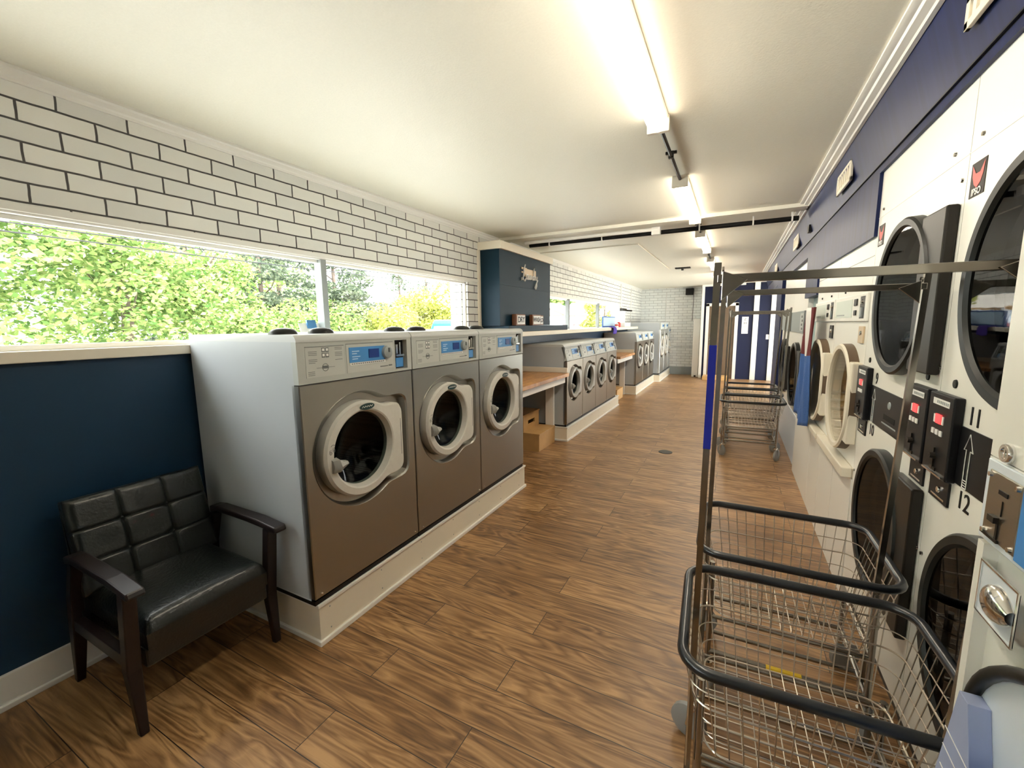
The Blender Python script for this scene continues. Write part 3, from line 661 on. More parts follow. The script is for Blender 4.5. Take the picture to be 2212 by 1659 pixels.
m = MB(); m.box(-2.42, -2.33, 10.2, 10.55, 1.742, 1.80); m.cyl((-2.37, 10.55, 1.76), (-2.22, 10.62, 1.75), .018, 8); m.build('valve', 'brownblack', t, bevel=.004)
m = MB(); m.tube([(-2.40, 10.25, 2.36), (-2.40, 10.25, 1.87), (-2.38, 10.30, 1.80)], .014, 8); m.build('riser_pipe', 'labelw', t, smooth=40)
m = MB(); m.tube([(-2.425, 11.45, 2.33), (-2.425, 11.45, 1.40)], .012, 8); tag(m.build('wall_conduit', 'labelw', smooth=40), 'thin white conduit running down the left wall near the far corner', 'conduit')
m = MB(); m.tube([(-1.75, YF - .015, 2.30), (-1.75, YF - .015, 1.20)], .010, 8); tag(m.build('wall_conduit', 'labelw', smooth=40), 'thin white conduit running down the far brick wall above the pale washers', 'conduit')
t = thing('wall_speaker', 'small black speaker high on the far brick wall', 'speaker', (-1.14, YF, 2.22))
m = MB(); m.box(-.10, .10, -.13, -.03, -.02, .16); m.build('speaker_box', 'black', t, bevel=.01)
m = MB(); m.box(.06, .11, -.05, 0, .03, .15); m.build('bracket', 'greyd', t); m = MB(); m.tube([(.095, -.02, .1), (.10, -.012, -.2), (.09, -.012, -.72)], .006, 6); m.build('cable', 'black', t, smooth=40)
m = MB(); m.tube([(-1.5, YF - .012, .78), (-.98, YF - .012, .78), (-.98, YF - .012, .10)], .008, 6); tag(m.build('floor_cable', 'greyd', smooth=40), 'thin grey cable along the lower far brick wall', 'cable')
t = thing('door_sign', 'tall narrow white sign on the far navy wall beside the doorway', 'sign', (.23, 12.298, 1.16))
m = MB(); m.box(-.072, .072, -.008, 0, 0, .42); f = m.build('plate', 'labelw', t)
for i, (ch, c) in enumerate((('Z', 'black'), ('H', 'black'), ('M', 'plate'), ('Y', 'plate'))): text(ch, .085, (0, -.0095, .36 - .1 * i), (1, 0, 0), (0, 0, 1), c, f, 'lettering', .001)
o = MB().box(.70, .765, 12.285, 12.3, 1.02, 1.14).build('light_switch', 'labelw', bevel=.003); tag(o, 'white light switch beside the right navy wall stripe', 'switch')
m = MB(); m.lathe_z((-.62, 4.95), [(0, .075), (.004, .073), (.005, .06), (.0055, .001)], 24); tag(m.build('floor_drain', 'brownblack'), 'round dark drain cover in the floor of the aisle', 'drain')

# wall vents on the right
def vent(label, y0, y1, z0, z1):
    t = thing('wall_vent', label, 'vent', (.530, y0, z0), 'cream vents along the upper right wall'); w, h = y1 - y0, z1 - z0
    m = MB(); f = .022
    m.box(-.012, 0, 0, w, 0, f); m.box(-.012, 0, 0, w, h - f, h); m.box(-.012, 0, 0, f, 0, h); m.box(-.012, 0, w - f, w, 0, h); m.build('vent_frame', 'cream', t, bevel=.002)
    m = MB(); m.box(-.004, 0, f, w - f, f, h - f); n = 6
    for i in range(n): ya = f + (w - 2 * f) * (i + .3) / n; m.box(-.010, -.004, ya, ya + .022, f, h - f)
    m.build('louvres', 'cream', t)
vent('cream vent nearest the camera at the top right edge', 1.36, 1.735, 2.235, 2.325)
vent('cream louvred vent above the stacked dryers', 3.05, 3.42, 2.215, 2.335)
vent('narrow cream vent beyond the black ceiling pipe', 5.25, 5.65, 2.20, 2.33)
vent('farthest cream vent on the right wall', 7.7, 8.1, 2.20, 2.33)
o = MB().box(.52, .548, 4.55, 4.63, 2.21, 2.27).build('wall_box', 'black'); tag(o, 'small black box on the right wall under the pipe', 'box')

# ------------------------------------------------------------------ dryers on the right (front faces -x)
XD = .58; LEFT = Vector((0, -1, 0))
def dryer_door(parent, c, R, bx, hb, x, ring='gasket', hinge='brownblack', prot=.032, glassm='dglass', inner='drumdark'):
    """ring plus hinge block reaching towards the camera (-y)"""
    o0 = outline(c, R, bx, hb, -1, smooth=1)
    m = MB(); ci = lambda r: outline(c, r, 0, 0)
    m.loft([at_x(ci(R), x), at_x(ci(R * .995), x - prot * 1.0), at_x(ci(R * .97), x - prot * 1.22), at_x(ci(R * .90), x - prot * 1.18), at_x(ci(R * .875), x - prot * .9), at_x(ci(R * .86), x + .02)][1:][::-1])
    m.mat(1).loft([at_x(ci(R), x), at_x(ci(R * .995), x - prot * 1.0)][::-1])
    d = m.build('door', [ring, 'brownd' if ring == 'cream' else ring], parent, smooth=30)
    m = MB()
    y1 = c[0] - R * .62
    m.box(x - prot, x - .001, c[0] - bx, y1, c[1] - hb, c[1] + hb)
    m.build('hinge_block', hinge, d, bevel=.006)
    m = MB(); m.lathe_x(c, [(x - prot * .9, R * .88), (x - prot * .9 + .002, .001)], 40); m.build('door_glass', glassm, d)
    m = MB(); m.lathe_x(c, [(x + .02, R * .87), (x + .05, R * .96), (x + .5, R * .96), (x + .5, .001)], 40)
    m.build('drum', inner, parent, smooth=30)
    return d
def shell(m, y0, y1, z0, z1, doors, depth, x=0):
    """front sheet with round holes; the sheet is cut in bands, one hole per band"""
    zs = [z0] + [(a[0][1] + b[0][1]) / 2 for a, b in zip(doors, doors[1:])] + [z1]
    for (c, R), za, zb in zip(doors, zs, zs[1:]):
        rl = rect_loop(c, y0, y1, za, zb); ol = outline(c, R * .97, 0, 0)
        m.loft([at_x(ol, x + .03), at_x(ol, x), at_x(rl, x)])
    m.quad((x, y0, z0), (x, y0, z1), (x + depth, y0, z1), (x + depth, y0, z0)); m.quad((x, y1, z1), (x, y1, z0), (x + depth, y1, z0), (x + depth, y1, z1))
    m.quad((x, y0, z1), (x, y1, z1), (x + depth, y1, z1), (x + depth, y0, z1)); m.quad((x, y0, z0), (x + depth, y0, z0), (x + depth, y1, z0), (x, y1, z0))
    m.quad((x + depth, y0, z0), (x + depth, y0, z1), (x + depth, y1, z1), (x + depth, y1, z0))
def control(t, ya, yb, z0, z1):
    m = MB(); m.box(-.024, 0, ya, yb, z0, z1); cb = m.build('control_box', 'black', t, bevel=.004)
    w = yb - ya; h = z1 - z0; yc = (ya + yb) / 2; x = -.0245
    m = MB(); m.box(x - .001, x, ya + .14 * w, yb - .2 * w, z1 - .14 * h, z1 - .065 * h); m.mat(1)
    for i in range(7): m.box(x - .0016, x - .001, ya + (.17 + .07 * i) * w, ya + (.21 + .07 * i) * w, z1 - .12 * h, z1 - .085 * h)
    m.build('label_strip', ['labelw', 'greyd'], cb)
    m = MB(); m.box(x - .003, x, yc - .12 * w, yc + .10 * w, z1 - .36 * h, z1 - .25 * h); m.build('red_display', 'red', cb)
    m = MB(); m.box(x - .002, x, yc - .21 * w, yc - .15 * w, z1 - .36 * h, z1 - .26 * h); m.box(x - .002, x, yc + .13 * w, yc + .19 * w, z1 - .36 * h, z1 - .26 * h); m.build('display_frame', 'labelw', cb)
    for i in range(3):
        m = MB(); q = yc + (-.17 + .16 * i) * w; m.box(x - .004, x, q - .05 * w, q + .05 * w, z1 - .50 * h, z1 - .435 * h); m.build('button', 'labelw', cb, bevel=.001)
    m = MB(); m.box(x - .003, x, yc - .02, yc + .02, z0 + .06 * h, z0 + .10 * h); m.box(x - .004, x, yc - .003, yc + .003, z0 + .08 * h, z0 + .34 * h); m.lathe_x((yc, z0 + .24 * h), [(x - .012, .001), (x - .012, .009), (x, .011)], 12)
    m.build('coin_slide', 'brownblack', cb); m = MB(); m.box(x - .005, x, ya + .1 * w, yb - .1 * w, z0 + .02 * h, z0 + .04 * h); m.build('coin_lip', 'chrome', cb)
def coinbox(t, ya, yb, z0, z1):
    m = MB(); m.box(-.006, 0, ya, yb, z0, z1); m.mat(1).lathe_x(((ya + yb) / 2 - .01, (z0 + z1) / 2), [(-.012, .001), (-.012, .009), (-.006, .010)], 12); m.box(-.007, -.006, ya + .02, yb - .02, z0 + .008, z0 + .014)
    m.build('coin_box', ['black', 'chrome'], t, bevel=.001)
def arrow(t, yc, z0, z1, w):
    m = MB(); p = [(yc - w / 2, z0), (yc - w / 2, z1 - w * 2), (yc - w * 1.1, z1 - w * 2.1), (yc, z1), (yc + w * 1.1, z1 - w * 2.1), (yc + w / 2, z1 - w * 2), (yc + w / 2, z0)]
    m.tube([(-.0048, y, z) for y, z in p], .0013, 4)
    for i in range(4): m.tube([(-.0048, yc - w / 2, z0 + .007 * i), (-.0048, yc + w / 2, z0 + .007 * i)], .0011, 4)
    m.build('arrow_mark', 'labelw', t)
def stack_dryer(label, y0, nums, second, group, yd):
    t = thing('stacked_dryer', label, 'dryer', (XD, y0, 0), group); W = .889
    cu, cl, R = (yd, 1.535), (yd + .01, .628), .2965
    m = MB(); shell(m, .002, W - .002, .09, 2.149, [(cl, R), (cu, R)], .72); m.box(-.0012, 0, .002, W - .002, 1.9245, 1.9275); m.mat(1).box(.03, .7, .01, W - .01, 0, .0895)
    m.build('cabinet', ['enamel', 'brownblack'], t)
    for yy, zz in ((W - .07, 1.955), (.10, 1.955), (.03, 1.86), (.02, 1.30), (W - .02, .70), (.02, .70)): m = MB(); m.lathe_x((yy, zz), [(-.005, .0005), (-.005, .006), (0, .007)], 10); m.build('screw', 'chrome', t)
    dryer_door(t, cu, R, yd - .016, .258, 0); dryer_door(t, cl, R, yd - .006, .27, 0)
    m = MB(); m.box(-.003, 0, .20, .745, .993, 1.157); m.mat(1).lathe_x((.44, 1.105), [(-.006, .0005), (-.006, .014), (-.003, .016)], 16); m.box(-.0035, -.003, .34, .52, 1.02, 1.026); m.mat(2).box(-.0042, -.003, .36, .50, 1.04, 1.062)
    m.build('control_plate', ['black', 'greyd', 'drumdark'], t)
    control(t, .715, .882, .987, 1.233); coinbox(t, .735, .865, .908, .98); arrow(t, .655, .996, 1.145, .022)
    for yy, zz in ((.79, 1.265),): m = MB(); m.lathe_x((yy, zz), [(-.004, .0005), (-.004, .012), (0, .013)], 12); m.build('lock', 'gasket', t)
    text(nums[0], .072, (-.001, .655, 1.19), LEFT, Zv, 'black', t, 'number', .001); text(nums[1], .072, (-.001, .655, .955), LEFT, Zv, 'black', t, 'number', .001)
    if second:
        control(t, .012, .182, .987, 1.233); coinbox(t, .03, .15, .908, .98); text('7', .05, (-.004, .225, 1.03), LEFT, Zv, 'labelw', t, 'number', .001)
        m = MB(); m.lathe_x((.10, 1.265), [(-.004, .0005), (-.004, .012), (0, .013)], 12); m.build('lock', 'gasket', t)
    m = MB(); ya, yb, za, zb = .778, .862, 1.792, 1.886; m.box(-.0015, 0, ya, yb, za, zb); m.mat(1)
    yc = (ya + yb) / 2; q = [(-.03, .056), (-.034, .088), (-.012, .062), (.012, .062), (.034, .088), (.03, .056), (.018, .034), (0, .022), (-.018, .034)]
    m.poly([(-.0022, yc - a, za + b) for a, b in q]); sk = m.build('brand_sticker', ['sticker', 'redink'], t)
    text('IPSO', .026, (-.0022, yc, za + .012), LEFT, Zv, 'labelw', sk, 'lettering', .0005, True)
    return t
GS = 'tall stacked dryers at the near right'
stack_dryer('tall white stacked dryer numbered 11 and 12, nearest on the right', .89, ('11', '12'), False, GS, .445)
stack_dryer('tall white stacked dryer numbered 9 and 10, behind the dryer numbered 11', 1.779, ('9', '10'), True, GS, .39)
def single(label, y0, W, num, ringm, hingem, innerm, zt, zh, zctl, c, R, style, group, x=XD, z0=.70, hb=.21):
    t = thing('wall_dryer', label, 'dryer', (x, y0, 0), group)
    m = MB(); shell(m, .002, W - .002, z0, zctl[0] - .002, [(c, R)], .6); m.box(0, .6, .002, W - .002, zctl[0], zt)
    m.build('cabinet', 'enamel', t)
    m = MB(); m.box(-.012, 0, .01, W - .01, zctl[0], zctl[1]); cp = m.build('control_panel', 'enamel' if style else 'greyd', t, bevel=.003)
    h = zctl[1] - zctl[0]
    if style:
        m = MB(); m.box(-.014, -.012, .30, W - .05, zctl[0] + .15 * h, zctl[1] - .15 * h); m.mat(1).box(-.0145, -.014, .47, W - .09, zctl[0] + .22 * h, zctl[0] + .28 * h); m.build('instruction_plate', ['palegreen', 'greyd'], cp)
        m = MB(); m.box(-.018, -.012, .185, .245, zctl[0] + .58 * h, zctl[0] + .84 * h); m.build('button', 'brownblack', cp, bevel=.004)
        m = MB(); m.box(-.018, -.012, .195, .24, zctl[0] + .22 * h, zctl[0] + .42 * h); m.build('button', 'brownblack', cp, bevel=.004)
        m = MB(); m.box(-.0125, -.0118, .045, .135, zctl[0] + .1 * h, zctl[1] - .1 * h); m.mat(1).box(-.02, -.0125, .07, .10, zctl[0] + .15 * h, zctl[0] + .5 * h); m.mat(2).lathe_x((.09, zctl[0] + .7 * h), [(-.02, .0005), (-.02, .012), (-.0125, .013)], 12); m.build('coin_slot', ['brownblack', 'greyd', 'chrome'], cp)
        m = MB(); m.box(-.008, 0, .045, .14, zctl[0] - .11, zctl[0] - .025); m.mat(1).lathe_x((.085, zctl[0] - .06), [(-.014, .0005), (-.014, .012), (-.008, .013)], 12); m.build('coin_box', ['tan' if y0 < 3 else 'brownblack', 'chrome'], t, bevel=.002)
        for yy in (.2, .55): m = MB(); m.lathe_x((yy, zctl[1] + .03), [(-.006, .0005), (-.006, .007), (0, .008)], 10); m.build('screw', 'brownblack', t)
        m = MB(); m.box(-.001, 0, .01, W - .01, zh - .002, zh + .002); m.build('header_line', 'greyd', t)
    else:
        m = MB(); m.box(-.014, -.012, .12, .34, zctl[0] + .1 * h, zctl[1] - .1 * h); m.mat(1)
        for i in range(4): m.box(-.0155, -.014, .16 + .03 * (i % 2), .22 + .03 * (i % 2), zctl[0] + (.15 + .18 * i) * h, zctl[0] + (.25 + .18 * i) * h)
        m.build('instruction_plate', ['plate', 'black'], cp)
        m = MB(); m.box(-.014, -.012, .02, .09, zctl[0], zctl[1]); m.build('coin_slot', 'black', cp)
    dryer_door(t, c, R, c[0] - .012, hb, 0, ringm, hingem, .042 if style else .035, 'clear' if style else 'dglass', innerm)
    if num: text(num, .075, (-.001, .17, zctl[0] - .055), LEFT, Zv, 'black', t, 'number', .001, True)
    return t
GC = 'pair of white dryers with tan round doors'
single('white dryer with a tan round door beside the stacked dryer numbered 10', 2.668, .767, None, 'cream', 'cream', 'drumwarmlit', 1.856, 1.759, (1.447, 1.587), (.30, 1.03), .295, True, GC)
single('white dryer with a tan round door beside the striped cloth', 3.435, .767, None, 'cream', 'cream', 'drumwarmlit', 1.856, 1.759, (1.447, 1.587), (.30, 1.03), .295, True, GC)
GD = 'pair of white dryers with black round doors beyond the cloth'
single('white dryer numbered 8 with a black round door past the striped cloth', 4.87, 1.10, '8', 'gasket', 'brownblack', 'drumdark', 2.06, 2.0, (1.335, 1.552), (.46, .90), .335, False, GD, x=.60, z0=.50, hb=.26)
single('farthest white dryer with a black round door behind the far carts', 5.97, 1.10, None, 'gasket', 'brownblack', 'drumdark', 2.06, 2.0, (1.335, 1.552), (.46, .90), .335, False, GD, x=.60, z0=.50, hb=.26)
m = MB(); m.box(.575, 1.2, 2.67, 4.86, 0, .64)
for q in (3.10, 3.55, 3.95): m.box(.5735, .575, q, q + .004, .02, .62)
tag(m.build('dryer_plinth', 'enamel', bevel=.003), 'white panelled plinth below the dryers with tan doors', 'plinth')
m = MB(); m.box(.595, 1.2, 4.87, 7.12, 0, .499); tag(m.build('dryer_plinth', 'enamel_blue', bevel=.003), 'bluish white plinth below the dryers with black doors', 'plinth')
m = MB(); m.box(.53, .58, 2.68, 3.43, .645, .698); m.box(.525, .58, 3.435, 4.20, .66, .70); m.box(.58, 1.18, 2.68, 4.20, .642, .698)
tag(m.build('dryer_ledge', 'cream', bevel=.006), 'cream ledge strip along the foot of the dryers with tan doors', 'ledge')
o = MB().box(.64, 1.2, 4.206, 4.862, .643, 1.658).build('gap_panel', 'teal', bevel=.002); tag(o, 'grey teal filler panel behind the striped cloth', 'panel')
# hanging cloth: maroon and white stripes over a blue field, pointed hem
m = MB(); nu, nv = 28, 30; G = []
for j in range(nv + 1):
    v = j / nv; row = []
    for i in range(nu + 1):
        u = i / nu; y = 3.72 + u * (.40 + .12 * v); zb = .64 + .10 * abs(u - .45)
        z = 1.55 + (zb - 1.55) * v; x = .495 + .010 * math.sin(u * 21 + v * 2) + .008 * math.sin(u * 9 - v * 5)
        row.append((x, y, z))
    G.append(row)
V = [p for r in G for p in r]; n1 = nu + 1
for j in range(nv):
    for i in range(nu):
        u = (i + .5) / nu; v = (j + .5) / nv
        m.mat(2 if v > .385 else (1 if .3 < u < .64 else 0)); m.f.append((j * n1 + i, j * n1 + i + 1, (j + 1) * n1 + i + 1, (j + 1) * n1 + i)); m.m.append(m.mi)
m.v = V
o = m.build('hanging_cloth', ['clothred', 'clothwhite', 'clothblue'], smooth=True); so = o.modifiers.new('s', 'SOLIDIFY'); so.thickness = .004
tag(o, 'hanging cloth with maroon and white stripes above a blue field', 'cloth')

# coin machine at the right frame edge
XC_ = .40
t = thing('coin_machine', 'bluish white coin-operated machine with chrome pull at the right edge', 'vending machine', (XC_, 0, 0))
Y1, Y0 = 1.0, .25
m = MB(); cB = (.64, .86)
m.box(0, .125, Y0, Y1, 1.222, 2.05); m.box(0, .125, Y0, Y1, 1.0765, 1.220)
ol = [(cB[0] + .25 * math.cos(a), cB[1] + .10 + .135 * math.sin(a)) for a in [PI * i / 24 for i in range(25)]]
m.box(.02, .125, Y0, Y1, .0, 1.07); m.box(0, .02, cB[0] + .34, Y1, 0, 1.07); m.box(0, .02, Y0, cB[0] - .34, 0, 1.07); m.box(0, .02, Y0, Y1, 0, .62); m.box(0, .02, Y0, Y1, 1.09, 1.1)
m.build('cabinet', 'enamel', t)
m = MB(); m.box(-.004, 0, Y0 + .1, Y1 - .006, 1.080, 1.218); m.build('coin_panel', 'enamel_blue', t, bevel=.002)
m = MB(); m.box(-.007, -.004, .885, .977, 1.092, 1.203); cp = m.build('coin_plate', steel_mat('coin_plate_steel', (.42, .38, .31), .35), t, bevel=.002)
m = MB(); m.box(-.0085, -.007, .916, .941, 1.172, 1.179); m.box(-.008, -.007, .927, .929, 1.138, 1.163); m.mat(1).box(-.014, -.007, .931, .950, 1.124, 1.134); m.box(-.009, -.007, .930, .935, 1.096, 1.128); m.box(-.010, -.007, .925, .976, 1.093, 1.098)
m.build('coin_slide', ['black', 'brownblack'], cp)
for yy in (.892, .97):
    for zz in (1.099, 1.196): m = MB(); m.lathe_x((yy, zz), [(-.011, .0005), (-.011, .004), (-.007, .005)], 8); m.build('screw', 'chrome', cp)
m = MB(); m.lathe_x((.945, 1.238), [(-.005, .0005), (-.005, .008), (-.008, .009), (-.008, .014), (-.005, .016), (0, .016)], 20); m.box(-.007, -.005, .943, .947, 1.230, 1.246); m.build('lock', 'chrome', t, smooth=35)
m = MB(); m.box(-.006, 0, .70, .884, 1.088, 1.205); m.build('blue_label', 'blue', t)
m = MB(); y0, y1, z0, z1 = .865, .975, .955, 1.042
m.box(-.003, .0, y0, y1, z0 - .003, z0); m.box(-.003, 0, y0, y1, z1, z1 + .003); m.box(-.003, 0, y0, y0 + .003, z0, z1); m.box(-.003, 0, y1 - .003, y1, z0, z1); m.mat(1).box(-.001, 0, y0, y1, z0, z1)
pr = m.build('pull_frame', ['chrome', 'enamel_blue'], t)
m = MB(); m.loft([[(-.001 - .020 * math.sin(a) * math.sin(PI * (.08 + .92 * q)) ** .5, y0 + .006 + .078 * q, .5 * (z0 + z1) + .030 * math.cos(a) * math.sin(PI * (.06 + .90 * q)) ** .6) for a in [PI * i / 12 for i in range(13)]] for q in [k / 10 for k in range(11)]], closed=False)
m.build('pull_cup', 'chrome', pr, smooth=True)
# arched dispensing bowl
m = MB(); arc = [(cB[0] + .30 * math.cos(a), .77 + .215 * math.sin(a)) for a in [PI * i / 24 for i in range(25)]]
m.tube([(-.006, y, z) for y, z in [(cB[0] + .30, .66)] + arc + [(cB[0] - .30, .66)]], .011, 8); m.build('arch_trim', 'gasket', t, smooth=50)
m = MB(); fan = [(cB[0] + .29 * math.cos(a), .77 + .205 * math.sin(a)) for a in [PI * i / 24 for i in range(25)]]
m.poly([(-.002, cB[0] + .29, .63)] + [(-.002, y, z) for y, z in fan] + [(-.002, cB[0] - .29, .63)]); m.build('bowl_back', 'enamel_blue', t)
m = MB(); m.loft([[(-.004 - .10 * math.sin(PI / 2 * q) , cB[0] + .02 + .20 * math.cos(a) * (1 - .2 * q), .69 + .15 * math.sin(a) * (1 - .3 * q)) for a in [2 * PI * i / 28 for i in range(28)]] for q in (0, .3, .6, .85, 1)], False, True); m.build('bowl_hub', 'clothblue', t, smooth=40)
m = MB(); m.hexa([(-.03, cB[0] + .14, .50), (-.002, cB[0] + .14, .50), (-.002, cB[0] + .345, .50), (-.03, cB[0] + .345, .50), (-.03, cB[0] + .245, .83), (-.002, cB[0] + .245, .83), (-.002, cB[0] + .275, .83), (-.03, cB[0] + .275, .83)])
m.mat(1)
for z in (.70, .735, .66): m.tube([(-.031, cB[0] + .215, z), (-.031, cB[0] + .30, z + .004)], .0012, 4)
m.build('bowl_cheek', ['lavender', 'labelw'], t, bevel=.003)

# ------------------------------------------------------------------ laundry carts
def rrect(x0, x1, y0, y1, z, r, n=6):
    p = []
    for cx, cy, a0 in ((x1 - r, y1 - r, 0), (x0 + r, y1 - r, PI / 2), (x0 + r, y0 + r, PI), (x1 - r, y0 + r, 1.5 * PI)):
        for i in range(n + 1): a = a0 + PI / 2 * i / n; p.append((cx + r * math.cos(a), cy + r * math.sin(a), z))
    return p
CW, CD, CZ = .63, .522, .615
def cart(label, loc, group):
    t = thing('laundry_cart', label, 'laundry cart', loc, group)
    m = MB(); m.tube(rrect(.017, CW - .017, .017, CD - .014, CZ, .075), .0138, 10, True); m.build('rim', 'rubber', t, smooth=50)
    m = MB(); r = .0017
    def ins(f): return .022 + .055 * f
    zb = .345; LV = 5
    for k in range(LV + 1):
        f = k / LV; i = ins(f); m.tube(rrect(i, CW - i, i, CD - i, CZ - .012 - (CZ - .012 - zb) * f, .055), .0028 if k in (LV, 2) else r, 5, True)
    b = ins(1)
    nx, ny = 13, 10
    for q in range(nx + 1):
        x = .075 + (CW - .15) * q / nx; xb = b + .03 + (CW - 2 * b - .06) * q / nx
        m.tube([(x, ins(0), CZ - .012), (xb, b, zb), (xb, CD - b, zb), (x, CD - ins(0), CZ - .012)], r, 5)
    for q in range(ny + 1):
        y = .075 + (CD - .15) * q / ny; yb = b + .03 + (CD - 2 * b - .06) * q / ny
        m.tube([(ins(0), y, CZ - .012), (b, yb, zb), (CW - b, yb, zb), (CW - ins(0), y, CZ - .012)], r, 5)
    m.build('basket', 'wire', t, smooth=60)
    xl, xr_, yf, yb_ = .065, CW - .075, .075, CD - .075
    m = MB(); R = .010
    for x in (xl, xr_):
        for y in (yf, yb_): m.tube([(x, y, CZ - .06 if y == yf else zb), (x, y, .14)], R, 8)
        m.tube([(x, yf, .185), (x, yb_, .185)], R, 8); m.tube([(x, yf, zb - .012), (x, yb_, zb - .012)], .007, 8)
    for y in (yf, yb_):
        m.tube([(xl, y, .185), (xr_, y, .185)], R, 8); m.tube([(xl, y, zb - .012), (xr_, y, zb - .012)], .007, 8)
    m.tube([(xl, yf + .12, .185), (xr_, yf + .12, .185)], .008, 8)
    m.build('frame', 'tube', t, smooth=50)
    m = MB(); m.box(.035, .039, .06, .085, .30, CZ - .02); m.build('bracket_plate', 'steel_light', t)
    for side in (0, 1):
        m = MB(); x0, x1 = ((.040, .052), (.555, .605))[side]
        m.tube([(x0, .15, .16), (x1, .15, 1.59)], .0078, 4, sq=True); m.build('pole', 'tube', t)
    m = MB(); m.box(.052, .605, .141, .159, 1.543, 1.562)
    for a, s in ((.062, 1), (.59, -1)): m.extr([(a, .136, 1.57), (a + s * .055, .136, 1.548), (a, .136, 1.50)], (0, .003, 0)); m.lathe_x((.15, 1.572), [(a, .009), (a + .004, .009)], 10)
    m.build('hanging_bar', 'tube', t, bevel=.002)
    for i, (x, y) in enumerate(((xl, yf), (xr_, yf), (xl, yb_), (xr_, yb_))):
        a = (2.2, 1.1, 2.8, .5)[i]; dx, dy = .028 * math.cos(a), .028 * math.sin(a); sx, sy = -math.sin(a), math.cos(a)
        m = MB(); m.cyl((x, y, .128), (x, y, .145), .02, 10)
        for s in (-1, 1):
            ox, oy = sx * .020 * s, sy * .020 * s
            m.tube([(x + ox, y + oy, .135), (x + ox + dx * .6, y + oy + dy * .6, .12), (x + ox + dx, y + oy + dy, .058)], [.007, .007, .005], 6)
        c = m.build('caster', 'chrome', t, smooth=40)
        m = MB(); P = Vector((x + dx, y + dy, .0605)); ax = Vector((sx, sy, 0)); e1 = Vector((0, 0, 1)); e2 = ax.cross(e1)
        L = [[tuple(P + ax * o + (e1 * math.cos(2 * PI * k / 20) + e2 * math.sin(2 * PI * k / 20)) * rr) for k in range(20)] for o, rr in ((-.014, .008), (-.014, .049), (-.009, .060), (.009, .060), (.014, .049), (.014, .008))]
        m.loft(L, True, True); m.build('wheel', 'handle', c, smooth=40)
    return t
GK = 'wire laundry carts'
c1 = cart('nearest wire laundry cart, blue tape on its left pole', (-.088, 1.003, 0), GK); c1.rotation_euler.z = .045
dup(c1, (-.090, 1.605, 0), 'second wire laundry cart, pushed behind the one with blue tape')
dup(c1, (-.105, 5.00, 0), 'front cart of the three nested down the aisle')
dup(c1, (-.085, 5.56, 0), 'middle cart of the three nested down the aisle')
dup(c1, (-.085, 6.12, 0), 'rearmost cart of the three nested down the aisle')
for o in COL.objects:
    if o.get('category') == 'laundry cart' and o != c1: o.rotation_euler.z = .012
m = MB(); m.tube([(.0484, .15, 1.135), (.0505, .15, 1.395)], .0086, 4, sq=True); m.build('blue_tape', 'tape', c1)
c2 = [o for o in COL.objects if o.get('label', '').startswith('second wire')][0]
m = MB(); m.tube([(.26, .075, .185), (.37, .075, .185)], .0108, 8); m.build('yellow_tape', 'yellow', c2)

# ------------------------------------------------------------------ armchair
t = thing('armchair', 'black buttoned leather armchair with dark wooden arms below the window', 'armchair', (-1.82, .84, 0)); hw = .255
def leg(pts, name='leg'):
    m = MB(); m.tube(pts[0], pts[1], 4, sq=True); m.build(name, 'darkwood', t, bevel=.004)
for s in (-1, 1):
    leg(([(.0, s * hw, 0), (-.02, s * hw, .25), (.025, s * hw, .562)], [.014, .022, .021]))
    leg(([(-.535, s * hw, 0), (-.47, s * hw, .25), (-.45, s * hw, .40), (-.39, s * hw, .565)], [.014, .022, .02, .018]))
    m = MB(); q = s * (hw + .002)
    prof = [(-.40, .565), (-.34, .578), (-.1, .575), (.04, .567), (.095, .559), (.105, .566), (.095, .588), (-.04, .602), (-.34, .604), (-.40, .596)]
    m.extr([(x, q - .027, z) for x, z in prof], (0, .054, 0)); m.build('armrest', 'darkwood', t, bevel=.006)
    m = MB(); m.box(-.46, 0, s * hw - .016, s * hw + .016, .26, .31); m.build('side_rail', 'darkwood', t, bevel=.003)
def cushion(c0, eu, ev, en, nu, nv, thick, puff, grid=None, crease=.012):
    """soft slab: c0 corner, eu/ev edge vectors, en thickness dir"""
    m = MB(); c0, eu, ev, en = Vector(c0), Vector(eu), Vector(ev), Vector(en).normalized(); rows = []
    def h(u, v):
        e = min(1, min(u, 1 - u, v, 1 - v) * 14); z = thick * (.55 + .45 * math.sqrt(max(0, 1 - (1 - e) ** 2)))
        z += puff * (4 * u * (1 - u) * 4 * v * (1 - v)) ** .5
        if grid:
            gu, gv = u * grid[0], v * grid[1]
            du = min(abs(gu - round(gu)) / grid[0], 1) if 0 < round(gu) < grid[0] else 9
            dv = min(abs(gv - round(gv)) / grid[1], 1) if 0 < round(gv) < grid[1] else 9
            z -= crease * (math.exp(-(du / .011) ** 2) + math.exp(-(dv / .011) ** 2)); 
            if du < 1 and dv < 1: z -= crease * 1.1 * math.exp(-((du ** 2 + dv ** 2) / .0016))
        return z
    for j in range(nv + 1):
        rows.append([tuple(c0 + eu * (i / nu) + ev * (j / nv) + en * h(i / nu, j / nv)) for i in range(nu + 1)])
    m.loft(rows, closed=False)
    rim = rows[0] + [r[-1] for r in rows[1:]] + rows[-1][-2::-1] + [r[0] for r in rows[-2:0:-1]]
    back = [tuple(Vector(p) - en * ((Vector(p) - c0).dot(en))) for p in rim]
    m.loft([back, rim], True, False)
    return m
cushion((-.47, -hw + .035, .315), (.50, 0, 0), (0, 2 * hw - .07, 0), (0, 0, 1), 40, 40, .105, .02).build('seat_cushion', 'leather', t, smooth=50)
m = MB(); m.box(-.46, .014, -hw + .03, hw - .03, .24, .3145); m.build('seat_base', 'leather', t, bevel=.008)
